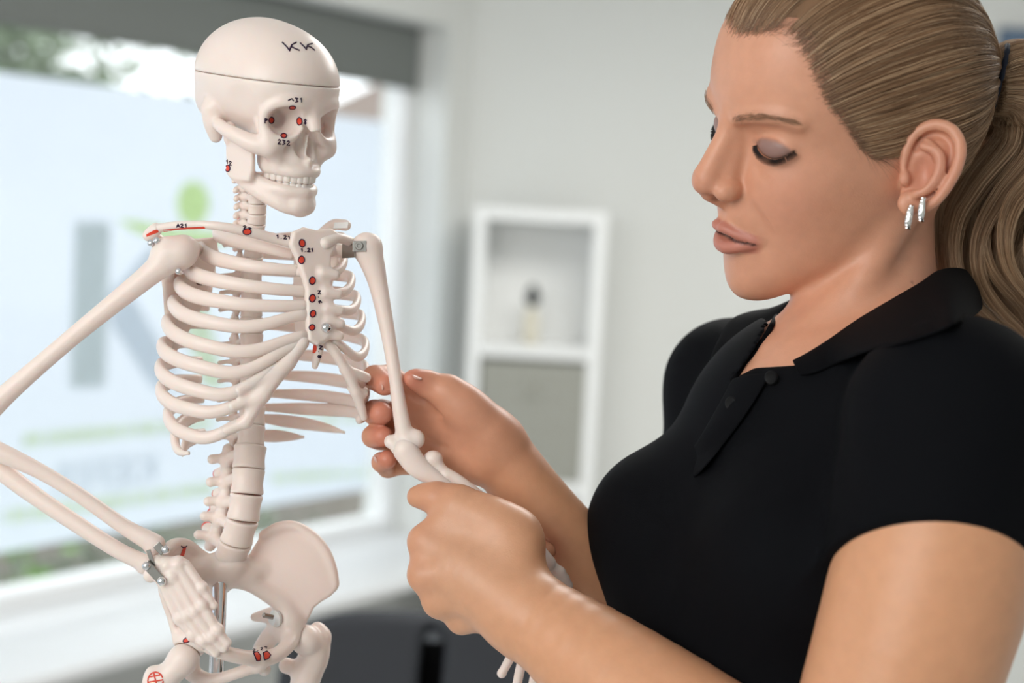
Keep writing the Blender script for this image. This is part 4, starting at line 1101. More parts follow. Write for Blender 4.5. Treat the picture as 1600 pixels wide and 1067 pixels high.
# ---- head: a radial surface through measured points (cm; x her left, y forward, z up)
HC = np.array([0, 1.3, 1.6])
HP = [(0, 9.75, 4.1), (0, 9.62, 5.3), (0, 9.35, 7.0), (0, 8.6, 8.9), (0, 7.0, 10.7), (0, 4, 12.3), (0, .5, 12.9), (0, -4, 12.2), (0, -7.3, 9.9), (0, -9.2, 6.5),
      (0, -9.6, 3), (0, -8.8, 0), (0, -7, -2.5), (0, -5, -5), (0, 9.2, 2.9), (0, 8.9, .5), (0, 9.0, -1.2), (0, 9.75, -2.3), (0, 9.85, -3.2), (0, 9.4, -4.6), (0, 9.05, -5.9), (0, 8.95, -6.5),
      (0, 9.25, -7.4), (0, 9.2, -8.2), (0, 8.8, -9.0), (0, 7.9, -9.4), (0, 6.0, -9.0), (0, 3.5, -8.0),
      (1.5, 9.45, 4.2), (3, 8.85, 4.3), (4.6, 7.75, 4.2), (5.7, 6.2, 4.1), (6.5, 3.6, 4.5), (6.9, 1, 5), (2.5, 9.0, 6.5), (4.5, 7.6, 6.5), (5.9, 5.4, 6.5), (3, 8.1, 8.9), (5, 5.9, 8.8), (6.6, 2.5, 8),
      (1.5, 8.3, 2.4), (3.1, 7.9, 2.5), (4.6, 7.0, 2.2), (5.7, 5.6, 2.0), (1.9, 8.45, .6), (3.2, 8.2, .4), (4.5, 7.35, .4), (4.0, 8.0, -.7), (5.1, 6.85, -.5), (5.95, 5.3, -.3), (6.5, 3.2, 0), (6.9, 1, 0),
      (1.6, 9.0, -1.6), (2.3, 8.85, -1.2), (3.0, 8.55, -2.2), (4.3, 7.7, -2.2), (5.3, 6.2, -2.5), (6.0, 4.2, -2.8), (6.4, 2, -2.6),
      (1.3, 9.4, -3.3), (2.5, 8.45, -4.4), (3.7, 7.6, -4.6), (4.8, 6.2, -5.0), (5.6, 4.2, -5.2), (6.0, 2.2, -4.6),
      (1.2, 8.95, -7.9), (2.2, 8.3, -7.6), (3.3, 7.2, -7.3), (4.3, 5.8, -6.9), (5.1, 3.9, -6.5), (5.5, 2, -5.8), (1.2, 8.75, -5.9), (2.4, 8.2, -5.9),
      (1.5, 7.7, -9.0), (2.7, 6.6, -8.2), (3.8, 4.9, -7.5), (4.7, 3.2, -6.9), (5.1, 1.5, -6.2), (2, 4, -7.9),
      (7.2, -1, 6), (6.9, -1, 9), (5, -1, 11.6), (7.1, -4, 5), (5.5, -7, 5), (3, -8.9, 4), (6.9, -1.5, 2), (6.6, -2, -1), (5.6, -4.5, 0), (4, -7, 0), (5.5, -1.5, -4), (4.5, -4, -4), (5.4, 2, 10.5), (3, 5, 11.5), (3, -4, 11.8), (5, -5, 9.8), (3, -7.3, 9)]
HPm = np.array([p for q in HP for p in ([q] if q[0] == 0 else [q, (-q[0], q[1], q[2])])], float)
_d = HPm - HC; _r = np.linalg.norm(_d, axis=1); _n = _d / _r[:, None]
def _phi(A, B):
    c2 = np.maximum(2 - 2 * A @ B.T, 0); return c2 * np.sqrt(c2)
_m = len(_n); _K = np.zeros((_m + 4, _m + 4)); _K[:_m, :_m] = _phi(_n, _n) + np.eye(_m) * 2e-3; _K[:_m, _m] = 1; _K[:_m, _m + 1:] = _n; _K[_m, :_m] = 1; _K[_m + 1:, :_m] = _n.T
_w = np.linalg.solve(_K, np.concatenate([_r, np.zeros(4)]))
def r_head(n): return _phi(n, _n) @ _w[:_m] + _w[_m] + n @ _w[_m + 1:]
def head_f(P):
    q = toH(P) - HC; l = np.linalg.norm(q, axis=1) + 1e-6
    return (l - r_head(q / l[:, None])) * HS * .9
def hdir(p): return unit(np.asarray(p, float) - HC)

def add_torso(s, g):
    """upper body shapes, grown by g"""
    Tf = unit([-.87, .03, -.5]); Tl = unit([.5, 0, -.87]); Tu = np.cross(Tf, Tl); A = np.array([Tf, Tl, Tu]).T
    s.ell((1322, 735, 0), np.array([232, 318, 268]) + g, A, 60)
    s.tube([(1395, 560, 32), (1408, 610, -180), (1399, 640, -325)], np.array([104, 104, 112]) + g, 60)
    s.tube([(1372, 560, 40), (1270, 590, 200), (1188, 612, 325)], np.array([100, 96, 98]) + g, 60)
    return Tf, Tl, Tu, A

ARM_N = [(1399, 640, -330), (1350, 880, -365), (1232, 1220, -372)]
FORE_N = [(1232, 1220, -372), (1095, 1115, -282), (935, 1012, -165), (822, 940, -92)]
FORE_F = [U(1085, 1090, 215), U(1000, 992, 175), U(910, 882, 130), U(836, 786, 95), U(772, 694, 72)]
ARM_F = [(1188, 612, 330), tuple(.5 * (np.array((1188, 612, 330)) + FORE_F[0]) + [10, 0, 30]), tuple(FORE_F[0])]

s = SDF(3.2)
s.fn(head_f, H(0, .5, 2), 12.2 * HS)
# neck
s.tube([H(0, -1.8, -2.5), H(0, -1.8, -6.0), (1364, 474, 16), (1396, 580, 36)], [106, 106, 108, 132], 26)
s.tube([H(0, 2.0, -7.0), (1306, 452, -10)], [50, 48], 36)
add_torso(s, -7)
# muscles of the neck and collar bones
s.tube([H(4.9, -1.5, -2.5), (1330, 440, -84), (1254, 524, -66)], [24, 20, 13], 34)
s.tube([H(-4.8, -1.5, -2.5), (1300, 450, 60), (1222, 530, -20)], [20, 16, 13], 26)
s.tube([(1236, 548, -80), (1290, 556, -130), (1370, 580, -210)], [15, 14, 15], 22)
s.tube([(1196, 556, -50), (1180, 555, 60), (1180, 560, 180)], [15, 15, 15], 22)
# arms
s.tube(ARM_N, [124, 131, 104], 40); s.tube(FORE_N, [100, 102, 84, 62], 30)
s.tube(ARM_F, [96, 100, 84], 40); s.tube(FORE_F, [84, 84, 70, 58, 50], 30)

# ---- face
s.tube(Hs([(0, 9.05, 3.3), (0, 9.55, 2.3), (0, 10.35, 1.0), (0, 11.0, 0)]), h_([.85, .72, .74, .78]), h_(.75))
s.tube(Hs([(0, 8.6, 2.6), (0, 9.0, 1.2), (0, 9.5, 0), (0, 9.8, -.9)]), h_([.75, .95, 1.1, 1.15]), h_(.6))
s.ell(H(0, 11.0, -.55), h_([.95, .95, .85]), HR, h_(.5))
for g in (-1, 1):
    s.ell(H(g * 1.22, 10.05, -1.05), h_([.62, .95, .72]), HR, h_(.45))
    s.ell(H(g * .55, 10.55, -1.62), h_([.30, .55, .42]), HR, h_(.25), 's')
    s.groove(Hs([(g * 1.75, 9.8, -.3), (g * 2.0, 9.45, -.95), (g * 1.8, 9.25, -1.6)]), 3.5, 5)
s.tube(Hs([(0, 10.9, -1.45), (0, 10.1, -1.95), (0, 9.6, -2.4)]), h_([.40, .40, .35]), h_(.35))
# lips
UL = Hs([(-2.55, 8.3, -4.6), (-1.3, 9.45, -4.15), (-.45, 9.95, -3.82), (0, 9.95, -3.92), (.45, 9.95, -3.82), (1.3, 9.45, -4.15), (2.55, 8.3, -4.6)])
LL = Hs([(-2.4, 8.3, -4.75), (-1.3, 9.2, -5.0), (-.5, 9.6, -5.2), (0, 9.65, -5.24), (.5, 9.6, -5.2), (1.3, 9.2, -5.0), (2.4, 8.3, -4.75)])
s.tube(UL, h_([.14, .25, .34, .31, .34, .25, .14]), h_(.5)); s.tube(LL, h_([.14, .40, .50, .50, .50, .40, .14]), h_(.42))
s.tube(Hs([(-2.3, 8.55, -4.62), (-1.2, 9.7, -4.55), (0, 10.35, -4.52), (1.2, 9.7, -4.55), (2.3, 8.55, -4.62)]), h_([.03, .05, .07, .05, .03]), h_(.10), 's')
s.bump(H(0, 9.75, -2.9), -3, h_(.35))
for g in (-1, 1):
    s.bump(H(g * 2.85, 8.25, -4.75), -5, h_(.5))                                        # corner of the mouth
    s.groove(Hs([(g * 2.0, 9.0, -1.6), (g * 2.9, 8.5, -3.0), (g * 3.4, 7.95, -4.4)]), 4.2, 9)   # cheek fold
# eyes, looking down: lids over the ball, crease above, bag below
EC = {g: np.array([g * 3.0, 7.2, 2.12]) for g in (-1, 1)}
LX = {g: np.array([math.cos(.30), -math.sin(.30) * g, 0]) for g in (-1, 1)}; LY = {g: np.array([math.sin(.30) * g, math.cos(.30), 0]) for g in (-1, 1)}
def lid(g, a, b, r):                                       # point on the lid: a across (deg, out +), b up (deg)
    a, b = math.radians(a) * g, math.radians(b)
    e = EC[g] + r / 1.30 * (LX[g] * math.sin(a) * math.cos(b) * 1.62 + LY[g] * math.cos(a) * math.cos(b) * 1.28 + np.array([0, 0, 1.18]) * math.sin(b)); return e
LASH = {g: [lid(g, a, b, 1.34) for a, b in ((-60, -5), (-46, -17), (-25, -29), (4, -36), (28, -31), (48, -18), (68, -3))] for g in (-1, 1)}
for g in (-1, 1):
    s.bump(H(g * 1.75, 8.5, 2.9), -4.5, h_(.75))                                         # hollow beside the bridge
    s.bump(H(g * 3.6, 7.9, 3.2), -3, h_(1.0))
    s.ell(H(*EC[g]), h_([1.62, 1.28, 1.18]), HR @ np.array([LX[g], LY[g], [0, 0, 1]]).T, h_(.32))
    s.groove(Hs([lid(g, a, b, 1.36) for a, b in ((-55, 12), (-35, 32), (-8, 40), (20, 38), (42, 26), (66, 4))]), 3.6, 3.4)
    s.groove(Hs([lid(g, a, b, 1.36) for a, b in ((-62, -9), (-44, -22), (-22, -34), (4, -40), (28, -36), (48, -23), (68, -7))]), 4.5, 3.2)
    s.groove(Hs([(g * 1.7, 8.45, 1.0), (g * 2.5, 8.65, .25), (g * 3.4, 8.45, -.1)]), 3.2, 7)
    s.tube(Hs([(g * 1.2, 9.35, 3.75), (g * 2.6, 9.0, 4.15), (g * 4.0, 8.1, 4.25), (g * 5.0, 7.1, 3.9)]), h_([.3, .42, .42, .3]), h_(.7))

# ---- near ear
EZ = -150
ear = lambda x, y, dz=0: U(x, y, EZ + dz)
E_OUT = [(1411, 262), (1416, 236), (1428, 212), (1446, 199), (1466, 195), (1486, 202), (1498, 220), (1500, 240), (1494, 264), (1482, 288), (1466, 310), (1448, 324)]
edz = lambda x: -(x - 1410) * .38
ctr = ear(1452, 262, edz(1452))
eu = unit(ear(1490, 262, edz(1490)) - ear(1415, 262, edz(1415))); ev = unit(np.array([0.0, 1, .05]))
def ep(x, y): q = ear(x, y, edz(x)) - ctr; return (q @ eu, q @ ev)
s.plate(ctr + np.cross(eu, ev) * 8, eu, ev, [ep(*p) for p in E_OUT[1:] + [(1425, 332), (1408, 326), (1404, 306), (1408, 285)]], 7, 5, rnd=5)
s.tube([ear(x, y, edz(x) - 5) for x, y in E_OUT], [5, 7.5, 8.5, 9, 9, 9, 9.5, 9.5, 9, 8.5, 8, 8], 4)
s.ell(ear(1421, 318, edz(1421) - 2), (18, 19, 9), None, 8)
s.tube([ear(x, y, edz(x) - 8) for x, y in ((1441, 228), (1462, 236), (1470, 252), (1464, 276), (1448, 296), (1430, 304))], [6, 8, 9, 9, 8, 7], 6)
s.tube([ear(x, y, edz(x) - 4) for x, y in ((1446, 216), (1456, 228), (1466, 248))], [5, 6, 6], 5)
s.ell(ear(1414, 279, -6), (10, 12, 9), None, 6)
s.ell(ear(1442, 268, edz(1440) + 32), (30, 50, 30), None, 14)
s.ell(ear(1440, 272, edz(1440) - 2), (14, 23, 11), None, 8, 's')
s.tube([ear(x, y, edz(x) + 0) for x, y in ((1430, 232), (1446, 213), (1466, 211), (1482, 222), (1485, 242), (1478, 266))], [4, 5.5, 5, 5, 5, 4], 6, 's')
# far ear, simpler
s.ell(H(-7.2, -.6, .4), h_([.55, 1.7, 3.0]), HR, h_(.4)); s.ell(H(-7.7, -.2, .5), h_([.5, .8, 1.5]), HR, h_(.3), 's')

# ---- her left hand (near): back of the hand to us, fingers closed round the forearm bone
wr = np.array([822, 940, -92.0])
MC = [U(664, 846, -46), U(664, 898, -60), U(686, 940, -56), U(722, 968, -42)]
s.tube([wr + [-8, -12, 2], U(735, 880, -66), MC[0]], [50, 38, 27], 30)
s.tube([wr + [-6, 0, -4], U(738, 905, -76), MC[1]], [50, 38, 27], 30)
s.tube([wr + [-4, 8, 0], U(752, 930, -72), MC[2]], [48, 36, 25], 30)
s.tube([wr + [0, 18, 6], U(770, 950, -58), MC[3]], [46, 35, 23], 30)
s.tube([wr + [-10, -20, 20], U(740, 868, -34)], [44, 44], 24)
for m_, pip, dip, tip, r in ((MC[0], U(668, 838, 14), U(716, 836, 52), U(760, 850, 60), (23, 18, 16, 14)), (MC[1], U(664, 890, 12), U(716, 884, 56), U(772, 872, 62), (23, 18.5, 16.5, 14)),
                            (MC[2], U(684, 930, 12), U(734, 912, 54), U(790, 886, 58), (22, 18, 16, 13.5)), (MC[3], U(716, 958, 16), U(760, 934, 50), U(806, 900, 50), (19, 15, 13.5, 12))):
    s.tube([m_, pip], [r[0], r[1]], 10); s.tube([pip, dip], [r[1], r[2]], 4); s.tube([dip, tip], [r[2], r[3]], 3)
s.tube([U(790, 842, 56), U(834, 852, 46), U(855, 862, 30)], [15, 15.5, 14], 4)             # fingertip showing past the wrist
s.tube([U(804, 862, -62), U(776, 824, -52), U(716, 794, -38)], [46, 44, 34], 30)
s.ell(U(704, 824, -44), (34, 26, 20), None, 26)          # ball of the thumb
s.tube([U(716, 790, -36), U(684, 778, -26)], [31, 26], 12); s.tube([U(684, 780, -26), U(666, 776, -20), U(653, 776, -14)], [24.5, 22, 17.5], 6)
s.ell(U(812, 832, -52), (30, 28, 28), None, 30)
for a, b in ((0, 1), (1, 2), (2, 3)):
    s.bump(.5 * (MC[a] + MC[b]) + [14, 0, -20], -3.5, 15)
for m_ in MC: s.bump(m_ + [6, 0, -20], 2.5, 13)

s.groove([U(660, 758, -60), U(664, 776, -60), U(668, 796, -50)], 1.6, 3); s.groove([U(652, 760, -50), U(656, 776, -50), U(658, 794, -46)], 1.2, 3)
for a, b in ((MC[0], (760, 896, -100)), (MC[1], (770, 910, -112)), (MC[2], (780, 925, -108))):
    s.groove([np.array(a) + [22, 6, -34], .5 * (np.array(a) + np.array(b)) + [4, 12, -14], np.array(b)], -1.6, 8)   # tendons
s.groove([(880, 960, -160), (960, 1000, -230), (1060, 1080, -350)], -1.5, 7)
# ---- her right hand (far): palm to us behind the bone, fingers curled in from the left
wf = U(772, 694, 72)
s.tube([wf, U(712, 660, 76), U(652, 622, 82)], [48, 38, 26], 16); s.tube([wf, U(704, 680, 84), U(642, 656, 88)], [46, 36, 26], 16)
s.tube([wf + [-10, 14, 0], U(704, 704, 86), U(640, 690, 88)], [44, 34, 24], 16); s.tube([wf + [-14, 24, 0], U(706, 724, 80), U(644, 720, 80)], [40, 32, 22], 16)
s.tube([U(758, 668, 52), U(726, 638, 40), U(700, 614, 34)], [40, 38, 29], 18)              # ball of the thumb
s.tube([U(700, 614, 34), U(668, 600, 30)], [27, 22], 8); s.tube([U(668, 600, 30), U(652, 594, 20), U(643, 592, 12)], [21, 18.5, 14], 5)
for m_, pip, dip, tip, r in ((U(652, 622, 84), U(608, 590, 84), U(586, 590, 42), U(601, 601, 14), (24, 21, 20, 17.5)), (U(642, 656, 90), U(596, 644, 88), U(585, 644, 44), U(595, 646, 18), (24, 20.5, 20, 18.5)),
                            (U(640, 690, 90), U(592, 684, 88), U(583, 682, 44), U(598, 682, 20), (22, 19, 18, 16.8)), (U(644, 720, 82), U(606, 730, 82), U(596, 722, 44), U(605, 718, 22), (19, 17, 16, 15))):
    s.tube([m_, pip], [r[0], r[1]], 8); s.tube([pip, dip], [r[1], r[2]], 4); s.tube([dip, tip], [r[2], r[3]], 3)
s.groove([U(640, 640, 50), U(668, 646, 42), U(700, 646, 30), U(724, 634, 14)], 5, 6)
s.groove([U(640, 655, 62), U(660, 682, 58), U(690, 696, 55), U(726, 702, 45)], 4, 6)
s.groove([U(716, 752, 55), U(736, 722, 42), U(752, 690, 30)], 2.5, 6)

def surf(px, py, z0=-480, z1=520):
    """first point of the body met by a sight line"""
    z = z0
    for _ in range(90):
        p = U(px, py, z); d = s.ev(p[None], p, 3.0)[0]
        if d < .25: return p
        z += max(d * .8, .3)
        if z > z1: return None
    return U(px, py, z)
# creases under the jaw, below the ear
for pts, a_, w_ in (([(1236, 470), (1290, 474), (1345, 452), (1392, 412), (1424, 366)], 3.4, 7), ([(1262, 498), (1330, 478), (1390, 436), (1430, 392)], 2.2, 6), ([(1318, 500), (1380, 462), (1436, 410)], 1.8, 6)):
    q = [surf(*p) for p in pts]
    if all(v is not None for v in q): s.groove(q, a_, w_)
# small folds of the near side of the face
for pts, a_, w_ in (([(1164, 202), (1169, 216), (1174, 232)], 3.2, 6), ([(1180, 254), (1196, 270), (1218, 282)], 2.4, 5), ([(1191, 376), (1203, 391), (1211, 406)], 2.6, 5.5),
                    ([(1173, 316), (1187, 340), (1206, 368)], 2.6, 8), ([(1177, 207), (1200, 213), (1226, 225), (1246, 238)], 2.2, 3.2), ([(1140, 158), (1141, 170), (1143, 184)], 1.4, 4), ([(1132, 412), (1150, 414), (1172, 410)], 2.2, 8)):
    q = [surf(*p) for p in pts]
    if all(v is not None for v in q): s.groove(q, a_, w_)
FEET = W(U(1330, 1000, 20)); FEET = np.array([FEET[0], FEET[1], 0.0])
m_skin = mat('warm tanned skin', (.6, .35, .23), .41, .45, sss=.22, sssr=(1.0, .38, .2), sscale=.006, tint=True, bump=.10, bscale=900)
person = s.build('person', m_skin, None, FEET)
setp(person, 'woman in a black polo shirt, fair hair in a ponytail, holding the skeleton forearm', 'person')
BV = s.V
def segd(P, pts, n=6):
    pts = catmull(pts, n); d = np.full(len(P), 1e9)
    for a, b in zip(pts[:-1], pts[1:]):
        ab = b - a; q = P - a; t = np.clip(q @ ab / (ab @ ab + 1e-9), 0, 1); d = np.minimum(d, ((q - t[:, None] * ab) ** 2).sum(1))
    return np.sqrt(d)
def paint(C, w, col): 
    w = np.clip(w, 0, 1)[:, None]; return C * (1 - w) + np.array(col) * w
C = np.tile(np.array([.71, .35, .222]), (len(BV), 1))
arm = np.clip((BV[:, 1] - 640) / 120, 0, 1); C = paint(C, arm * .8, (.70, .355, .19))
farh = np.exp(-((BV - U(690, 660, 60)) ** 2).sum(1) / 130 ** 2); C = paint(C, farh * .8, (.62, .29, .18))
nearh = np.exp(-((BV - U(720, 880, -60)) ** 2).sum(1) / 120 ** 2); C = paint(C, nearh * .5, (.63, .37, .25))
for tip in (U(601, 601, 10), U(595, 646, 12), U(598, 682, 14), U(605, 718, 16), U(645, 592, 12), U(852, 862, 46)):
    C = paint(C, np.exp(-((BV - tip) ** 2).sum(1) / 26 ** 2) * .75, (.60, .19, .13))
for m_ in (MC[0], MC[1], U(684, 778, -26)):
    C = paint(C, np.exp(-((BV - m_) ** 2).sum(1) / 30 ** 2) * .35, (.64, .25, .17))
# face: lips, cheeks, nose, ear, lids
dl = np.minimum(segd(BV, UL) - h_(.40), segd(BV, LL) - h_(.50))
fr = np.clip((toH(BV)[:, 1] - 8.2) * 2.2, 0, 1)
C = paint(C, np.clip(1 - dl / 3.5, 0, 1) * fr * .72, (.50, .165, .13))
GP = Hs([(-2.2, 8.55, -4.64), (-1.2, 9.6, -4.58), (0, 10.2, -4.55), (1.2, 9.6, -4.58), (2.2, 8.55, -4.64)])
hq = toH(BV); gd = segd(np.column_stack([hq[:, 0], np.zeros(len(hq)), hq[:, 2]]), np.array([(-2.3, 0, -4.66), (-1.2, 0, -4.56), (0, 0, -4.56), (1.2, 0, -4.56), (2.3, 0, -4.66)]))
C = paint(C, np.clip(1.7 - gd / .085, 0, 1) * (hq[:, 1] > 8) * (hq[:, 2] < -3) * .93, (.055, .018, .014))  # shade of the gap between the lips, painted into the skin colour
C = paint(C, np.exp(-((BV - H(0, 11.4, -.8)) ** 2).sum(1) / 32 ** 2) * .35, (.62, .25, .17))
for g in (-1, 1): C = paint(C, np.exp(-((BV - H(g * 4.6, 7.5, -1.2)) ** 2).sum(1) / 60 ** 2) * .35, (.66, .27, .18))
C = paint(C, np.exp(-((BV - ear(1455, 265, -20)) ** 2).sum(1) / 48 ** 2) * .6, (.62, .25, .17))
for g in (-1, 1): C = paint(C, np.clip(1.4 - np.linalg.norm((toH(BV) - np.array([g * .58, 10.62, -1.72])) * [1.2, .75, 1.2], axis=1) / .30, 0, 1) * .85, (.09, .025, .016))  # nostril hollows: their shade is painted into the skin tint
for g in (-1, 1):
    hb = toH(BV); e0 = hb - EC[g]; e = np.column_stack([e0 @ LX[g] / 1.62, e0 @ LY[g] / 1.28, e0[:, 2] / 1.18]); on = (np.linalg.norm(e, axis=1) < 1.25) & (e0[:, 1] > .1)
    az = np.degrees(np.arctan2(e[:, 0] * g, e[:, 1])); el = np.degrees(np.arctan2(e[:, 2], np.hypot(e[:, 0], e[:, 1])))
    lo_ = np.interp(az, (-60, -46, -25, 4, 28, 48, 68), (-5, -17, -29, -36, -31, -18, -3)); hi_ = np.interp(az, (-58, -35, -8, 20, 42, 66), (12, 30, 36, 34, 22, 2))
    up = np.clip((el - lo_ + 6) / 6, 0, 1) * np.clip((hi_ + 2 - el) / 14, 0, 1) * np.clip((72 - np.abs(az)) / 18, 0, 1)
    C = paint(C, on * up * .8, (.24, .16, .155))
    ll = on * np.clip(2.0 - np.abs(el - lo_ + 3.5) / 2.8, 0, 1) * (az < 69) * (az > -61)
    dL = segd(BV, Hs(LASH[g])); C = paint(C, np.clip(np.maximum(ll, 1 - (dL - 1.0) / 2.0), 0, 1) * .97, (.012, .008, .008))
    BR = Hs([(g * 1.3, 9.55, 3.65), (g * 2.4, 9.4, 4.05), (g * 3.6, 8.75, 4.35), (g * 4.9, 7.55, 4.15)]); C = paint(C, np.clip(1 - (segd(BV, BR) - 2) / 9, 0, 1) * .25, (.36, .18, .10))
for px, py, r in ((1425, 441, 2.0), (1172, 440, 1.5), (1300, 364, 1.6)):
    p = surf(px, py)
    if p is not None: C = paint(C, np.clip(1.6 - np.linalg.norm(BV - p, axis=1) / r, 0, 1) * .7, (.16, .05, .035))
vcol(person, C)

# ---- polo shirt
m_polo = mat('black cotton pique', (.0028, .0032, .0045), .8, .09, bump=.25, bscale=2200)
m_polo_in = mat('black ribbed collar', (.0024, .0027, .0038), .8, .08, bump=.25, bscale=2200)
t = SDF(4.2)
Tf, Tl, Tu, TA = add_torso(t, 4)
t.ell((1070, 836, 88), (150, 140, 150), None, 70); t.ell((1225, 846, -185), (150, 142, 150), None, 70)
t.ell((1222, 1120, 0), np.array([258, 300, 420]), TA, 90)
t.ell((1310, 1480, 0), np.array([240, 350, 260]), TA, 90)
t.half((1300, 1560, 0), (0.05, -1, 0), 10, 's') if False else None
t.sph((1399, 640, -330), 131, 50)
t.sph((1188, 612, 330), 104, 50)
# folds from the armpit, placket line
t.groove([(1190, 900, -330), (1240, 800, -400), (1300, 720, -440)], 7, 16)
t.groove([(1120, 760, -240), (1200, 700, -290), (1290, 640, -320)], 4, 20)
t.groove([(1080, 720, -60), (1120, 690, -130), (1180, 650, -200)], 3, 16)
# sleeves, cut off square at the hem
def rcone(P, a, b, ra, rb):
    a = np.asarray(a, float); b = np.asarray(b, float); ab = b - a; q = P - a; tt = np.clip(q @ ab / (ab @ ab), 0, 1)
    return np.sqrt(((q - tt[:, None] * ab) ** 2).sum(1)) - (ra + (rb - ra) * tt)
def smax(a, b, k):
    h = np.maximum(k - np.abs(a - b), 0) / k; return np.maximum(a, b) + h * h * k * .25
cN = np.array([1352, 846, -362.0]); nN = unit(np.array([-.16, .80, -.56]))
t.fn(lambda P: smax(rcone(P, (1399, 640, -330), (1340, 930, -368), 131, 149), (P - cN) @ nN, 8), (1370, 785, -350), 330, 40)
cF = np.array([1150, 830, 318.0]); nF = unit(np.array([-.12, 1, 0]))
t.fn(lambda P: smax(rcone(P, (1188, 612, 330), (1145, 900, 318), 104, 112), (P - cF) @ nF, 8), (1168, 730, 325), 300, 40)
# neck opening: a wedge open to the front
ow = U(1240, 520, -40)
NK = [(1140, 594), (1172, 574), (1236, 568), (1262, 552), (1330, 508), (1400, 464), (1462, 432), (1462, 380), (1200, 380), (1210, 470), (1206, 500), (1176, 545)]
t.plate(ow, (1, 0, 0), (0, 1, 0), [tuple((U(x, y, -40) - ow)[:2]) for x, y in NK], 156, 4, 's', rnd=3)
t.tube([(1360, 430, 16), (1394, 560, 36)], [122, 134], 6, 's'); t.tube([(1330, 440, -84), (1254, 524, -66)], [32, 24], 6, 's'); t.tube([(1300, 450, 60), (1222, 530, -20)], [30, 24], 6, 's')
polo = t.build('polo_shirt', m_polo, person, whole=True)
def front(sd, px, py, z0=-480):
    z = z0
    for _ in range(90):
        p = U(px, py, z); d = sd.ev(p[None], p, 3.0)[0]
        if d < .25: return z
        z += max(d * .8, .3)
        if z > 300: return None
def lay(pts, gap):                                          # keep cloth in front of skin and shirt
    out = []
    for x, y, z in pts:
        for sd in (s, t):
            f_ = front(sd, x, y)
            if f_ is not None: z = min(z, f_ - gap)
        out.append((x, y, z))
    return out
# ---- collar leaves: folded strips round the neck
def strip(top, bot, name, mt, par, th=5.0, n=9, sub=6):
    A = catmull(top, sub); B = catmull(bot, sub); m = min(len(A), len(B)); A = A[:m]; B = B[:m]; V = []; rows = []
    for sgn in (0, 1):
        for i in range(m):
            for k in range(n):
                q = k / (n - 1); p = A[i] * (1 - q) + B[i] * q
                V.append(p)
    V = np.array(V).reshape(2, m, n, 3)
    gu = np.gradient(V[0], axis=0); gv = np.gradient(V[0], axis=1); nn = np.cross(gu, gv); nn /= np.linalg.norm(nn, axis=2)[..., None] + 1e-9
    bul = np.sin(np.linspace(0, math.pi, n))[None, :, None] * 5.0
    sg = -np.sign(nn[..., 2].mean()) or 1
    V[0] = V[0] + sg * nn * (bul + th); V[1] = V[1] + sg * nn * bul
    F = []
    id_ = lambda s_, i, k: (s_ * m + i) * n + k
    for i in range(m - 1):
        for k in range(n - 1):
            F.append((id_(0, i, k), id_(0, i + 1, k), id_(0, i + 1, k + 1), id_(0, i, k + 1))); F.append((id_(1, i, k), id_(1, i, k + 1), id_(1, i + 1, k + 1), id_(1, i + 1, k)))
        F.append((id_(0, i, 0), id_(1, i, 0), id_(1, i + 1, 0), id_(0, i + 1, 0))); F.append((id_(0, i, n - 1), id_(0, i + 1, n - 1), id_(1, i + 1, n - 1), id_(1, i, n - 1)))
    for k in range(n - 1):
        F.append((id_(0, 0, k), id_(0, 0, k + 1), id_(1, 0, k + 1), id_(1, 0, k))); F.append((id_(0, m - 1, k), id_(1, m - 1, k), id_(1, m - 1, k + 1), id_(0, m - 1, k + 1)))
    o = mesh(name, W(V.reshape(-1, 3)), F, mt, par)
    md = o.modifiers.new('smooth', 'SUBSURF'); md.levels = md.render_levels = 1
    return o
topN = Us(lay([(1240, 566, -92), (1264, 553, -110), (1300, 530, -126), (1344, 500, -140), (1396, 469, -140), (1440, 443, -122), (1468, 424, -84)], 5) + [ (1500, 420, -20), (1506, 428, 50), (1488, 432, 110)])
botN = Us(lay([(1250, 588, -110), (1276, 584, -140), (1310, 570, -168), (1356, 552, -205), (1410, 540, -215), (1462, 524, -190), (1500, 506, -130)], 5) + [ (1526, 490, -50), (1530, 478, 40), (1504, 470, 130)])
strip(topN, botN, 'collar', m_polo_in, polo)
topF = Us([(1488, 432, 112), (1430, 446, 150), (1350, 458, 166), (1262, 462, 150), (1236, 468, 106), (1216, 496, 78), (1186, 542, 34), (1154, 580, -16)])
botF = Us([(1504, 470, 132), (1430, 486, 196), (1340, 490, 216), (1230, 480, 214), (1150, 492, 172), (1120, 530, 116), (1104, 580, 56), (1100, 628, -4)])
strip(topF, botF, 'collar', m_polo_in, polo)
# placket band and buttons
strip(Us(lay([(1146, 592, 100), (1120, 640, 100), (1090, 690, 100), (1050, 742, 100), (1012, 778, 100)], 8)), Us(lay([(1206, 584, 100), (1172, 640, 100), (1134, 692, 100), (1092, 742, 100), (1040, 786, 100)], 8)), 'placket', m_polo, polo, th=3)
V, F = sweep(catmull(Us(lay([(1219, 484, 300), (1209, 502, 300), (1196, 526, 300), (1180, 549, 300), (1162, 572, 300), (1143, 595, 300)], 0.5)), 6), 4.2, 10)
mesh('placket_edge', W(np.array(V)), F, m_polo_in, polo)
m_btn = mat('black button', (.0025, .0025, .003), .6, .2)
for (x, y) in ((1143, 630), (1205, 590)):
    p = W(U(x, y, front(t, x, y) - 16)); MB().lathe(p, -FWD * .75 - RIGHT * .6, [(.0008, -.002), (.0042, -.001), (.0047, .0004), (.0040, .0011), (.0028, .0007), (.0006, .0007)], 24).build('button', m_btn, polo, True)
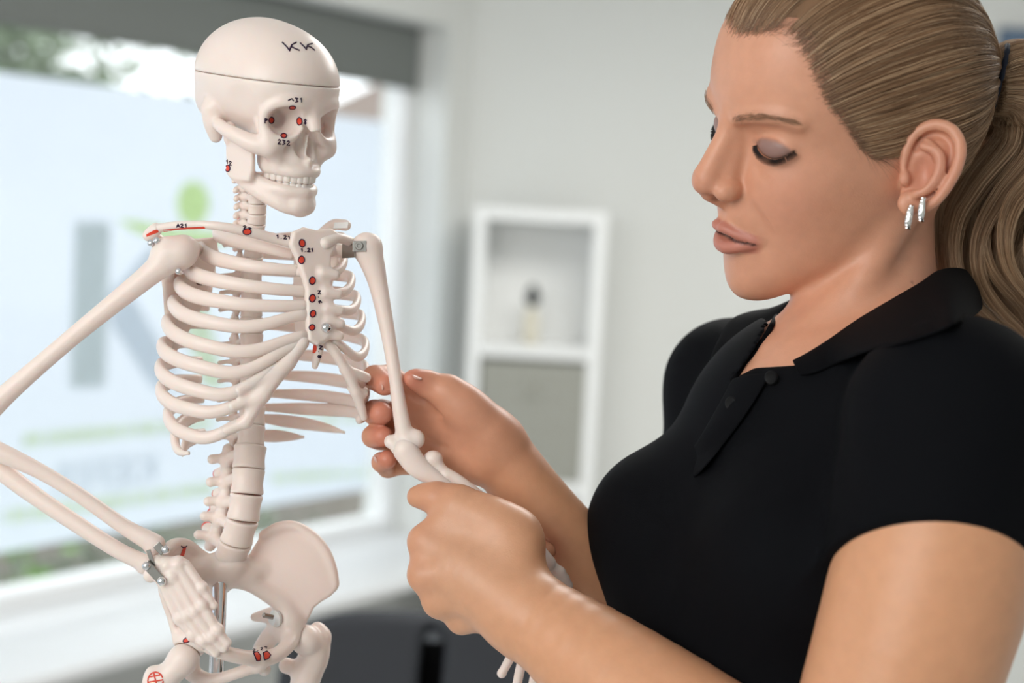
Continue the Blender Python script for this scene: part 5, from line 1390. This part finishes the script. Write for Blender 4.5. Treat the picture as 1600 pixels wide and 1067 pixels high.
# ---- trousers and shoes (below the picture)
m_tr = mat('black trousers', (.010, .011, .014), .8, .2)
v = SDF(8)
upv = np.array([SU * 0, 0, 0])
def down(p, z):                                            # straight down in the room to height z
    w_ = W(np.asarray(p, float)); return toU((w_[0], w_[1], z))
hip = np.array([1310, 1480, 0.0])
v.ell(down(hip, .93), np.array([235, 345, 240]), TA, 60)
for g in (-1, 1):
    hp_ = hip + Tl * g * 165
    v.tube([down(hp_, .86), down(hp_, .50), down(hp_ + Tl * g * 10, .06)], [205, 140, 105], 50)
v.build('trousers', m_tr, person)
for g in (-1, 1):
    a = hip + Tl * g * 175; w_ = SDF(6)
    w_.tube([down(a, .05), down(a + Tf * 120, .045), down(a + Tf * 330, .035)], [95, 88, 72], 30); w_.tube([down(a, .09), down(a, .06)], [80, 90], 30)
    w_.fn(lambda P: -((W(P) - np.array([0, 0, .002]))[:, 2]) / SU, down(a, 0), 1e5, 4, 's') if False else None
    w_.half(down(a, .002), dirU(np.array([0, 0, -1.0])), 3, 's') if False else None
    w_.build('shoe', m_tr, person)

# ---- earrings
m_silver = mat('polished silver', (.85, .84, .82), .15, .5, 1); m_stone = mat('clear set stones', (.95, .95, .95), .05, 1.0, .6)
for (x0, y0, x1, y1, dz) in ((1424, 322, 1418, 356, -176), (1443, 309, 1439, 345, -182)):
    a, b = U(x0, y0, dz), U(x1, y1, dz); mid = .5 * (a + b); ax = unit(b - a); fw_ = unit(np.array([-.55, .05, -.83])); sw = np.cross(ax, fw_)
    P = [mid + ax * 18 * math.sin(q) * -1 + fw_ * (9 * math.cos(q)) - fw_ * 3 for q in np.linspace(-1.35, 1.35, 14)]
    V, F = sweep(np.array(P), 4.6, 10, (0.35, 1.0), up=np.array([fw_] * 14)); er = mesh('earring', W(np.array(V)), F, m_silver, person)
    P = [mid + ax * 17 * math.sin(q) + fw_ * -9 * math.cos(q) for q in np.linspace(-1.5, 1.5, 12)]
    V, F = sweep(np.array(P), 1.6, 8); mesh('hoop_back', W(np.array(V)), F, m_silver, er)
    for k in range(7):
        q = -1.1 + 2.2 * k / 6; p = mid - ax * 18 * math.sin(q) + fw_ * (9 * math.cos(q) - 1.2)
        MB().lathe(W(p), W(p + fw_) - W(p), [(1.9 * SU, 0), (2.0 * SU, .6 * SU), (1.2 * SU, 1.6 * SU)], 8).build('stone', m_stone, er)
# ---- fingernails
m_nail = mat('natural nails', (.68, .38, .30), .25, .5)
def nail(c, axis, nrm, l, w_):
    ax = unit(axis); nn = unit(np.asarray(nrm, float) - ax * np.dot(nrm, ax)); sd = np.cross(ax, nn); V = []; m1, m2 = 9, 9
    for i in range(m1):
        for j in range(m2):
            a, b = -1 + 2 * i / (m1 - 1), -1 + 2 * j / (m2 - 1); q = math.sqrt(max(0, 1 - abs(a) ** 3)) if abs(a) < 1 else 0
            V.append(np.asarray(c) + ax * l * a + sd * w_ * b * max(q, .35) - nn * (.22 * w_ * b * b))
    F = [(i * m2 + j, i * m2 + j + 1, (i + 1) * m2 + j + 1, (i + 1) * m2 + j) for i in range(m1 - 1) for j in range(m2 - 1)]
    o = mesh('fingernail', W(np.array(V)), F, m_nail, person); md = o.modifiers.new('thick', 'SOLIDIFY'); md.thickness = .0005
nail(U(592, 604, 2), (14, 8, -14), (-.5, .35, -.8), 10, 6.5)
nail(U(580, 684, 22), (8, 0, -20), (-.9, .25, -.35), 9, 8)
nail(U(586, 720, 26), (8, 0, -20), (-.85, .3, -.4), 8, 7)
nail(U(652, 588, 0), (-12, -3, -10), (.55, -.8, -.25), 9, 7)

# ---- hair: combed back to a band, ponytail behind
def head_hit(px, py):
    z = -420.0
    for _ in range(120):
        p = U(px, py, z); d = head_f(p[None])[0]
        if d < .3: return toH(p)
        z += max(d * .7, .4)
        if z > 300: return None
TIE = np.array([1.5, -10.9, 3.3]); TD = hdir((0, -9.6, 3.0))
e1 = unit(np.cross(TD, [1, 0, 0.0])); e1 = e1 if e1[2] > 0 else -e1; e2 = np.cross(e1, TD); e2 = e2 * np.sign(e2[0])     # e1 up, e2 to her left
def polar(n): n = unit(n); w_ = math.acos(max(-1, min(1, n @ TD))); q = n - TD * (n @ TD); return math.atan2(q @ e2, q @ e1), w_
line_px = [(1252, 30), (1278, 72), (1292, 112), (1312, 158), (1340, 196), (1352, 232)]
HL = []
for p in line_px:
    h_p = head_hit(*p)
    if h_p is not None: HL.append(polar(h_p - HC))
HL += [(1.60, 1.70), (1.66, 1.42), (1.74, 1.06), (1.83, .97), (2.17, .91), (2.45, .81), (2.80, .685)]
HL += [polar(np.array(q) - HC) for q in ((.01, -6.8, -3.1), (.01, 8.0, 9.6), (2.0, 7.75, 9.75))]
HL = [(a, w_ + .05 * max(0, 1 - abs(a) / .5) + .02 + .05 * (.25 < abs(a) < 1.35)) for a, w_ in HL]
HLs = sorted({(abs(a), w_) for a, w_ in HL}); _a = np.array([q[0] for q in HLs]); _wv = np.array([q[1] for q in HLs])
def w_line(a): return np.interp(np.abs(a), _a, _wv)
def dirn(a, w_):
    a = np.asarray(a); w_ = np.asarray(w_); return np.cos(w_)[..., None] * TD + np.sin(w_)[..., None] * (np.cos(a)[..., None] * e1 + np.sin(a)[..., None] * e2)
TIEN = unit(HR.T @ np.array([.955, .24, -.18]))             # the band faces backwards
tx = unit(np.cross(TIEN, [1, 0, 0.0])); tx = tx if tx[2] > 0 else -tx; ty = np.cross(tx, TIEN); ty = ty * np.sign(ty[0])
def path(a, w0, rho, lift, q):
    """combed strand: starts on the scalp at (a, w0), runs back and gathers at the band"""
    ws = w0 * (1 - q); n = dirn(np.full_like(q, a), ws)
    rise = np.minimum(1, (w0 * q) / .30) * (1 - .9 * np.exp(-((abs(a) - 1.62) / .22) ** 2) * np.exp(-((ws - 1.3) / .3) ** 2)); r = r_head(n) + lift * rise + .05
    P = HC + n * r[:, None]
    ring = TIE + (math.cos(a) * tx + math.sin(a) * ty) * rho
    b = np.clip((q - .42) / .58, 0, 1); b = b * b * (3 - 2 * b)
    return P * (1 - b[:, None]) + ring * b[:, None]
# under-layer: a closed cap of hair
NA, NQ = 120, 28
aa = np.linspace(-math.pi, math.pi, NA, endpoint=False); qq = np.linspace(0, 1, NQ)
V = np.array([HR @ p * HS + HT for a in aa for p in path(a, float(w_line(a)) - .085, 2.10, .40, qq)])
F = [(i * NQ + k, i * NQ + k + 1, ((i + 1) % NA) * NQ + k + 1, ((i + 1) % NA) * NQ + k) for i in range(NA) for k in range(NQ - 1)]
def hair_mat(name, cols, rough=.38, spec=.5):
    m = bpy.data.materials.new(name); m.use_nodes = True; nt = m.node_tree; b = nt.nodes['Principled BSDF']
    b.inputs['Roughness'].default_value = rough; b.inputs['Specular IOR Level'].default_value = spec
    hi = nt.nodes.new('ShaderNodeHairInfo'); cr = nt.nodes.new('ShaderNodeValToRGB')
    for k_, c_k in enumerate(cols):
        e = cr.color_ramp.elements[k_] if k_ < 2 else cr.color_ramp.elements.new(k_ / (len(cols) - 1))
        e.position = k_ / (len(cols) - 1); e.color = (*c_k, 1)
    nt.links.new(hi.outputs['Random'], cr.inputs[0]); nt.links.new(cr.outputs[0], b.inputs['Base Color']); return m
m_hairbase = mat('hair under-layer', (.23, .13, .07), .6, .2)
m_hair = hair_mat('dark blonde hair', [(.19, .098, .050), (.34, .195, .102), (.48, .29, .16)])
m_light = hair_mat('fair highlighted hair', [(.57, .375, .22), (.70, .50, .32)])
m_fine = hair_mat('fine brown hair', [(.20, .115, .07), (.28, .17, .105)])
m_brow = hair_mat('brown brow hair', [(.22, .115, .06), (.32, .18, .10)])
m_lash = mat('black lashes', (.008, .006, .006), .5, .3)
hair = mesh('hair', W(V), F, m_hairbase, person)
def strands(name, lst, rad, mt, par, tip=.3):
    c = bpy.data.hair_curves.new(name); n = [len(p) for p in lst]; c.add_curves(n)
    P = np.concatenate([W(p) for p in lst]) - np.array(root_of(par).location)
    c.attributes['position'].data.foreach_set('vector', P.astype(np.float32).ravel())
    ra = c.attributes.get('radius') or c.attributes.new('radius', 'FLOAT', 'POINT')
    R_ = np.concatenate([rad * (1 - (1 - tip) * np.linspace(0, 1, k) ** 3) * (1) for k in n])
    ra.data.foreach_set('value', R_.astype(np.float32))
    c.materials.append(mt); o = bpy.data.objects.new(name, c); COL.objects.link(o); o.parent = par
    return o
toUf = lambda P: P @ HR.T * HS + HT
LST = []
rg = np.random.default_rng(21)
part_a = polar(head_hit(1238, 30) - HC)[0]
for i in range(15000):
    a = rg.uniform(-math.pi, math.pi)
    wl = float(w_line(a))
    f_ = rg.uniform(0, 1) ** 2.4; w0 = wl * (1.0 - .75 * f_) + rg.normal() * .022
    if abs(a - part_a) < .035 and w0 > wl * .8 and a > 0: continue
    n = 18; q = np.linspace(0, 1, n)
    P = path(a, w0, 2.3 * math.sqrt(rg.uniform(.5, 1.05)), rg.uniform(.35, .62), q)
    amp = rg.normal() * .09; ph = rg.uniform(0, 6.28)
    clump = .11 * math.sin(a * 37 + 3 * math.sin(a * 9)) + .08 * math.sin(a * 93 + 1) + .05 * math.sin(a * 210)
    sid_ = np.cross(P[-1] - P[0], P[n // 2] - HC); sid_ /= np.linalg.norm(sid_) + 1e-9
    env = np.sin(q * math.pi) 
    P = P + sid_ * (amp * env * np.sin(q * 5 + ph))[:, None] + (P - HC) / np.linalg.norm(P - HC, axis=1)[:, None] * ((clump + rg.normal() * .02) * env)[:, None]
    LST.append(toUf(P))
strands('hair_strands', [p for i, p in enumerate(LST) if i % 5], .00011, m_hair, hair)
setp(strands('highlight_strands', LST[::5], .00011, m_light, hair), 'fair highlighted strands')
# short fine hairs along the hairline
LST = []
for i in range(1800):
    a = rg.uniform(.0, 2.3) * rg.choice((1, 1, -1)); wl = float(w_line(a)) + abs(rg.normal()) * .03
    n = 8; q = np.linspace(0, 1, n); ln = rg.uniform(.05, .26)
    ws = wl - ln * q; av = a + rg.normal() * .10 * q ** 1.5 + .05 * q
    nn = dirn(av, ws); r_ = r_head(nn) + .03 + .20 * q; LST.append(toUf(HC + nn * r_[:, None]))
for px in ([(1286, 82), (1276, 100), (1290, 116), (1316, 112)], [(1276, 76), (1262, 92), (1272, 118), (1292, 124)], [(1200, 34), (1190, 52), (1188, 74), (1196, 90)]):
    for k in range(3):
        q_ = [surf(x + rg.normal() * 1.5, y + rg.normal() * 1.5) for x, y in px]
        if all(v_ is not None for v_ in q_): LST.append(catmull(np.array(q_) + [0, 0, -3], 5))
strands('fine_hairs', LST, .00005, m_fine, hair, .2)
# hair band
ringP = [toUf((TIE + TIEN * .22 + (math.cos(t) * tx + math.sin(t) * ty) * 2.66)[None])[0] for t in np.linspace(0, 2 * math.pi, 49)]
V, F = sweep(np.array(ringP), 4.0 + .8 * np.sin(np.arange(49) * 2.1), 8, close=False)
mesh('hair_band', W(np.array(V)), F, mat('dark blue elastic', (.012, .016, .03), .7, .2), person)
# ponytail
T0 = toUf(TIE[None])[0]
PC = np.array([T0, T0 + [38, -2, 12], U(1628, 168, 96), U(1618, 250, 108), U(1560, 336, 108), U(1542, 420, 108), U(1594, 505, 120), U(1634, 590, 124)])
PCc = catmull(PC, 7); PR = np.interp(np.linspace(0, 1, len(PCc)), [0, .04, .12, .25, .45, .62, .80, 1], [50, 53, 70, 98, 120, 116, 84, 40])
tg = np.gradient(PCc, axis=0); tg /= np.linalg.norm(tg, axis=1)[:, None]
B1 = []; b = unit(np.array([-.2, -1, .1]))
for t_ in tg: b = unit(b - t_ * (b @ t_)); B1.append(b)
B1 = np.array(B1); B2 = np.cross(tg, B1)
LST = []
for i in range(8000):
    th = rg.uniform(0, 2 * math.pi); rr = math.sqrt(rg.uniform(0, 1)); k0 = 0; m_ = len(PCc)
    end = int(m_ * rg.uniform(.72, 1.0)); s_ = np.linspace(0, 1, m_)
    lock = math.floor(th * 2.2) + 7 * math.floor(rr * 2.6); r3 = np.random.default_rng(lock)
    ph, am, fr_ = r3.uniform(0, 6.28), r3.uniform(.10, .26), r3.uniform(1.6, 3.0); cx_, cy_ = r3.normal(size=2) * .16
    tight = np.clip((s_ - .35) * 1.2, 0, .45)               # strands draw together into locks
    lx, ly = (math.floor(rr * 2.6) + .5) / 2.6 * math.cos((math.floor(th * 2.2) + .5) / 2.2), (math.floor(rr * 2.6) + .5) / 2.6 * math.sin((math.floor(th * 2.2) + .5) / 2.2)
    x = rr * math.cos(th) * (1 - tight) + lx * tight + cx_ * s_ + am * np.sin(fr_ * 2 * s_ * math.pi + ph) * s_
    y = rr * math.sin(th) * (1 - tight) + ly * tight + cy_ * s_ + am * np.cos(fr_ * 2 * s_ * math.pi + ph) * s_
    P = PCc + B1 * (x * PR)[:, None] + B2 * (y * PR * .8)[:, None] + rg.normal(size=3) * 1.5
    LST.append(P[:end])
pt = strands('ponytail', [p for i, p in enumerate(LST) if i % 3], .00012, m_hair, hair)
setp(strands('highlight_strands', LST[::3], .00012, m_light, pt), 'fair highlighted strands')
# ---- brows and lashes
LST = []
for g in (-1, 1):
    for i in range(420):
        t_ = rg.uniform(0, 1) ** .85; bx = np.interp(t_, [0, .3, .65, 1], [1.15, 2.2, 3.6, 5.0]); bz = np.interp(t_, [0, .3, .65, 1], [3.6, 3.98, 4.32, 4.1]) + rg.normal() * .17 * (1 - .5 * t_)
        by = np.interp(t_, [0, .3, .65, 1], [9.5, 9.3, 8.7, 7.4])
        d0 = np.array([g * (.45 + .4 * t_), -.1 - .45 * t_, .32 - .55 * t_]); P = []
        for q in np.linspace(0, 1, 5):
            p = np.array([g * bx, by, bz]) + d0 * q * rg.uniform(.45, .65)
            l = hdir(p); P.append(p)
        P = np.array(P); U_ = toUf(P)
        # settle on the skin
        for k_ in range(5):
            nrm_ = unit(U_[k_] - toUf(HC[None])[0])
            for _ in range(6):
                d_ = s.ev(U_[k_][None], U_[k_], 3.0)[0]; U_[k_] = U_[k_] - nrm_ * (d_ - .6 - k_ * .35) * .9
        LST.append(U_)
strands('eyebrow', LST, .00005, m_brow, person, .2)
LST = []
for g in (-1, 1):
    LA = catmull(np.array(LASH[g]), 12)
    for i in range(420):
        t_ = rg.uniform(.03, 1); p = LA[int(t_ * (len(LA) - 1))]; out_ = unit(p - EC[g]); ln = .42 * (.55 + .45 * math.sin(t_ * 2.6)) * rg.uniform(.75, 1.1)
        sw_ = np.array([g * (t_ - .45) * .9, 0, 0]); P = [p + out_ * (.02 + ln * q) + sw_ * ln * q + np.array([0, .0, -.55]) * ln * q * (1 - .55 * q) for q in np.linspace(0, 1, 7)]
        LST.append(toUf(np.array(P)))
strands('eyelashes', LST, .00022, m_lash, person, .15)
bpy.context.view_layer.update()
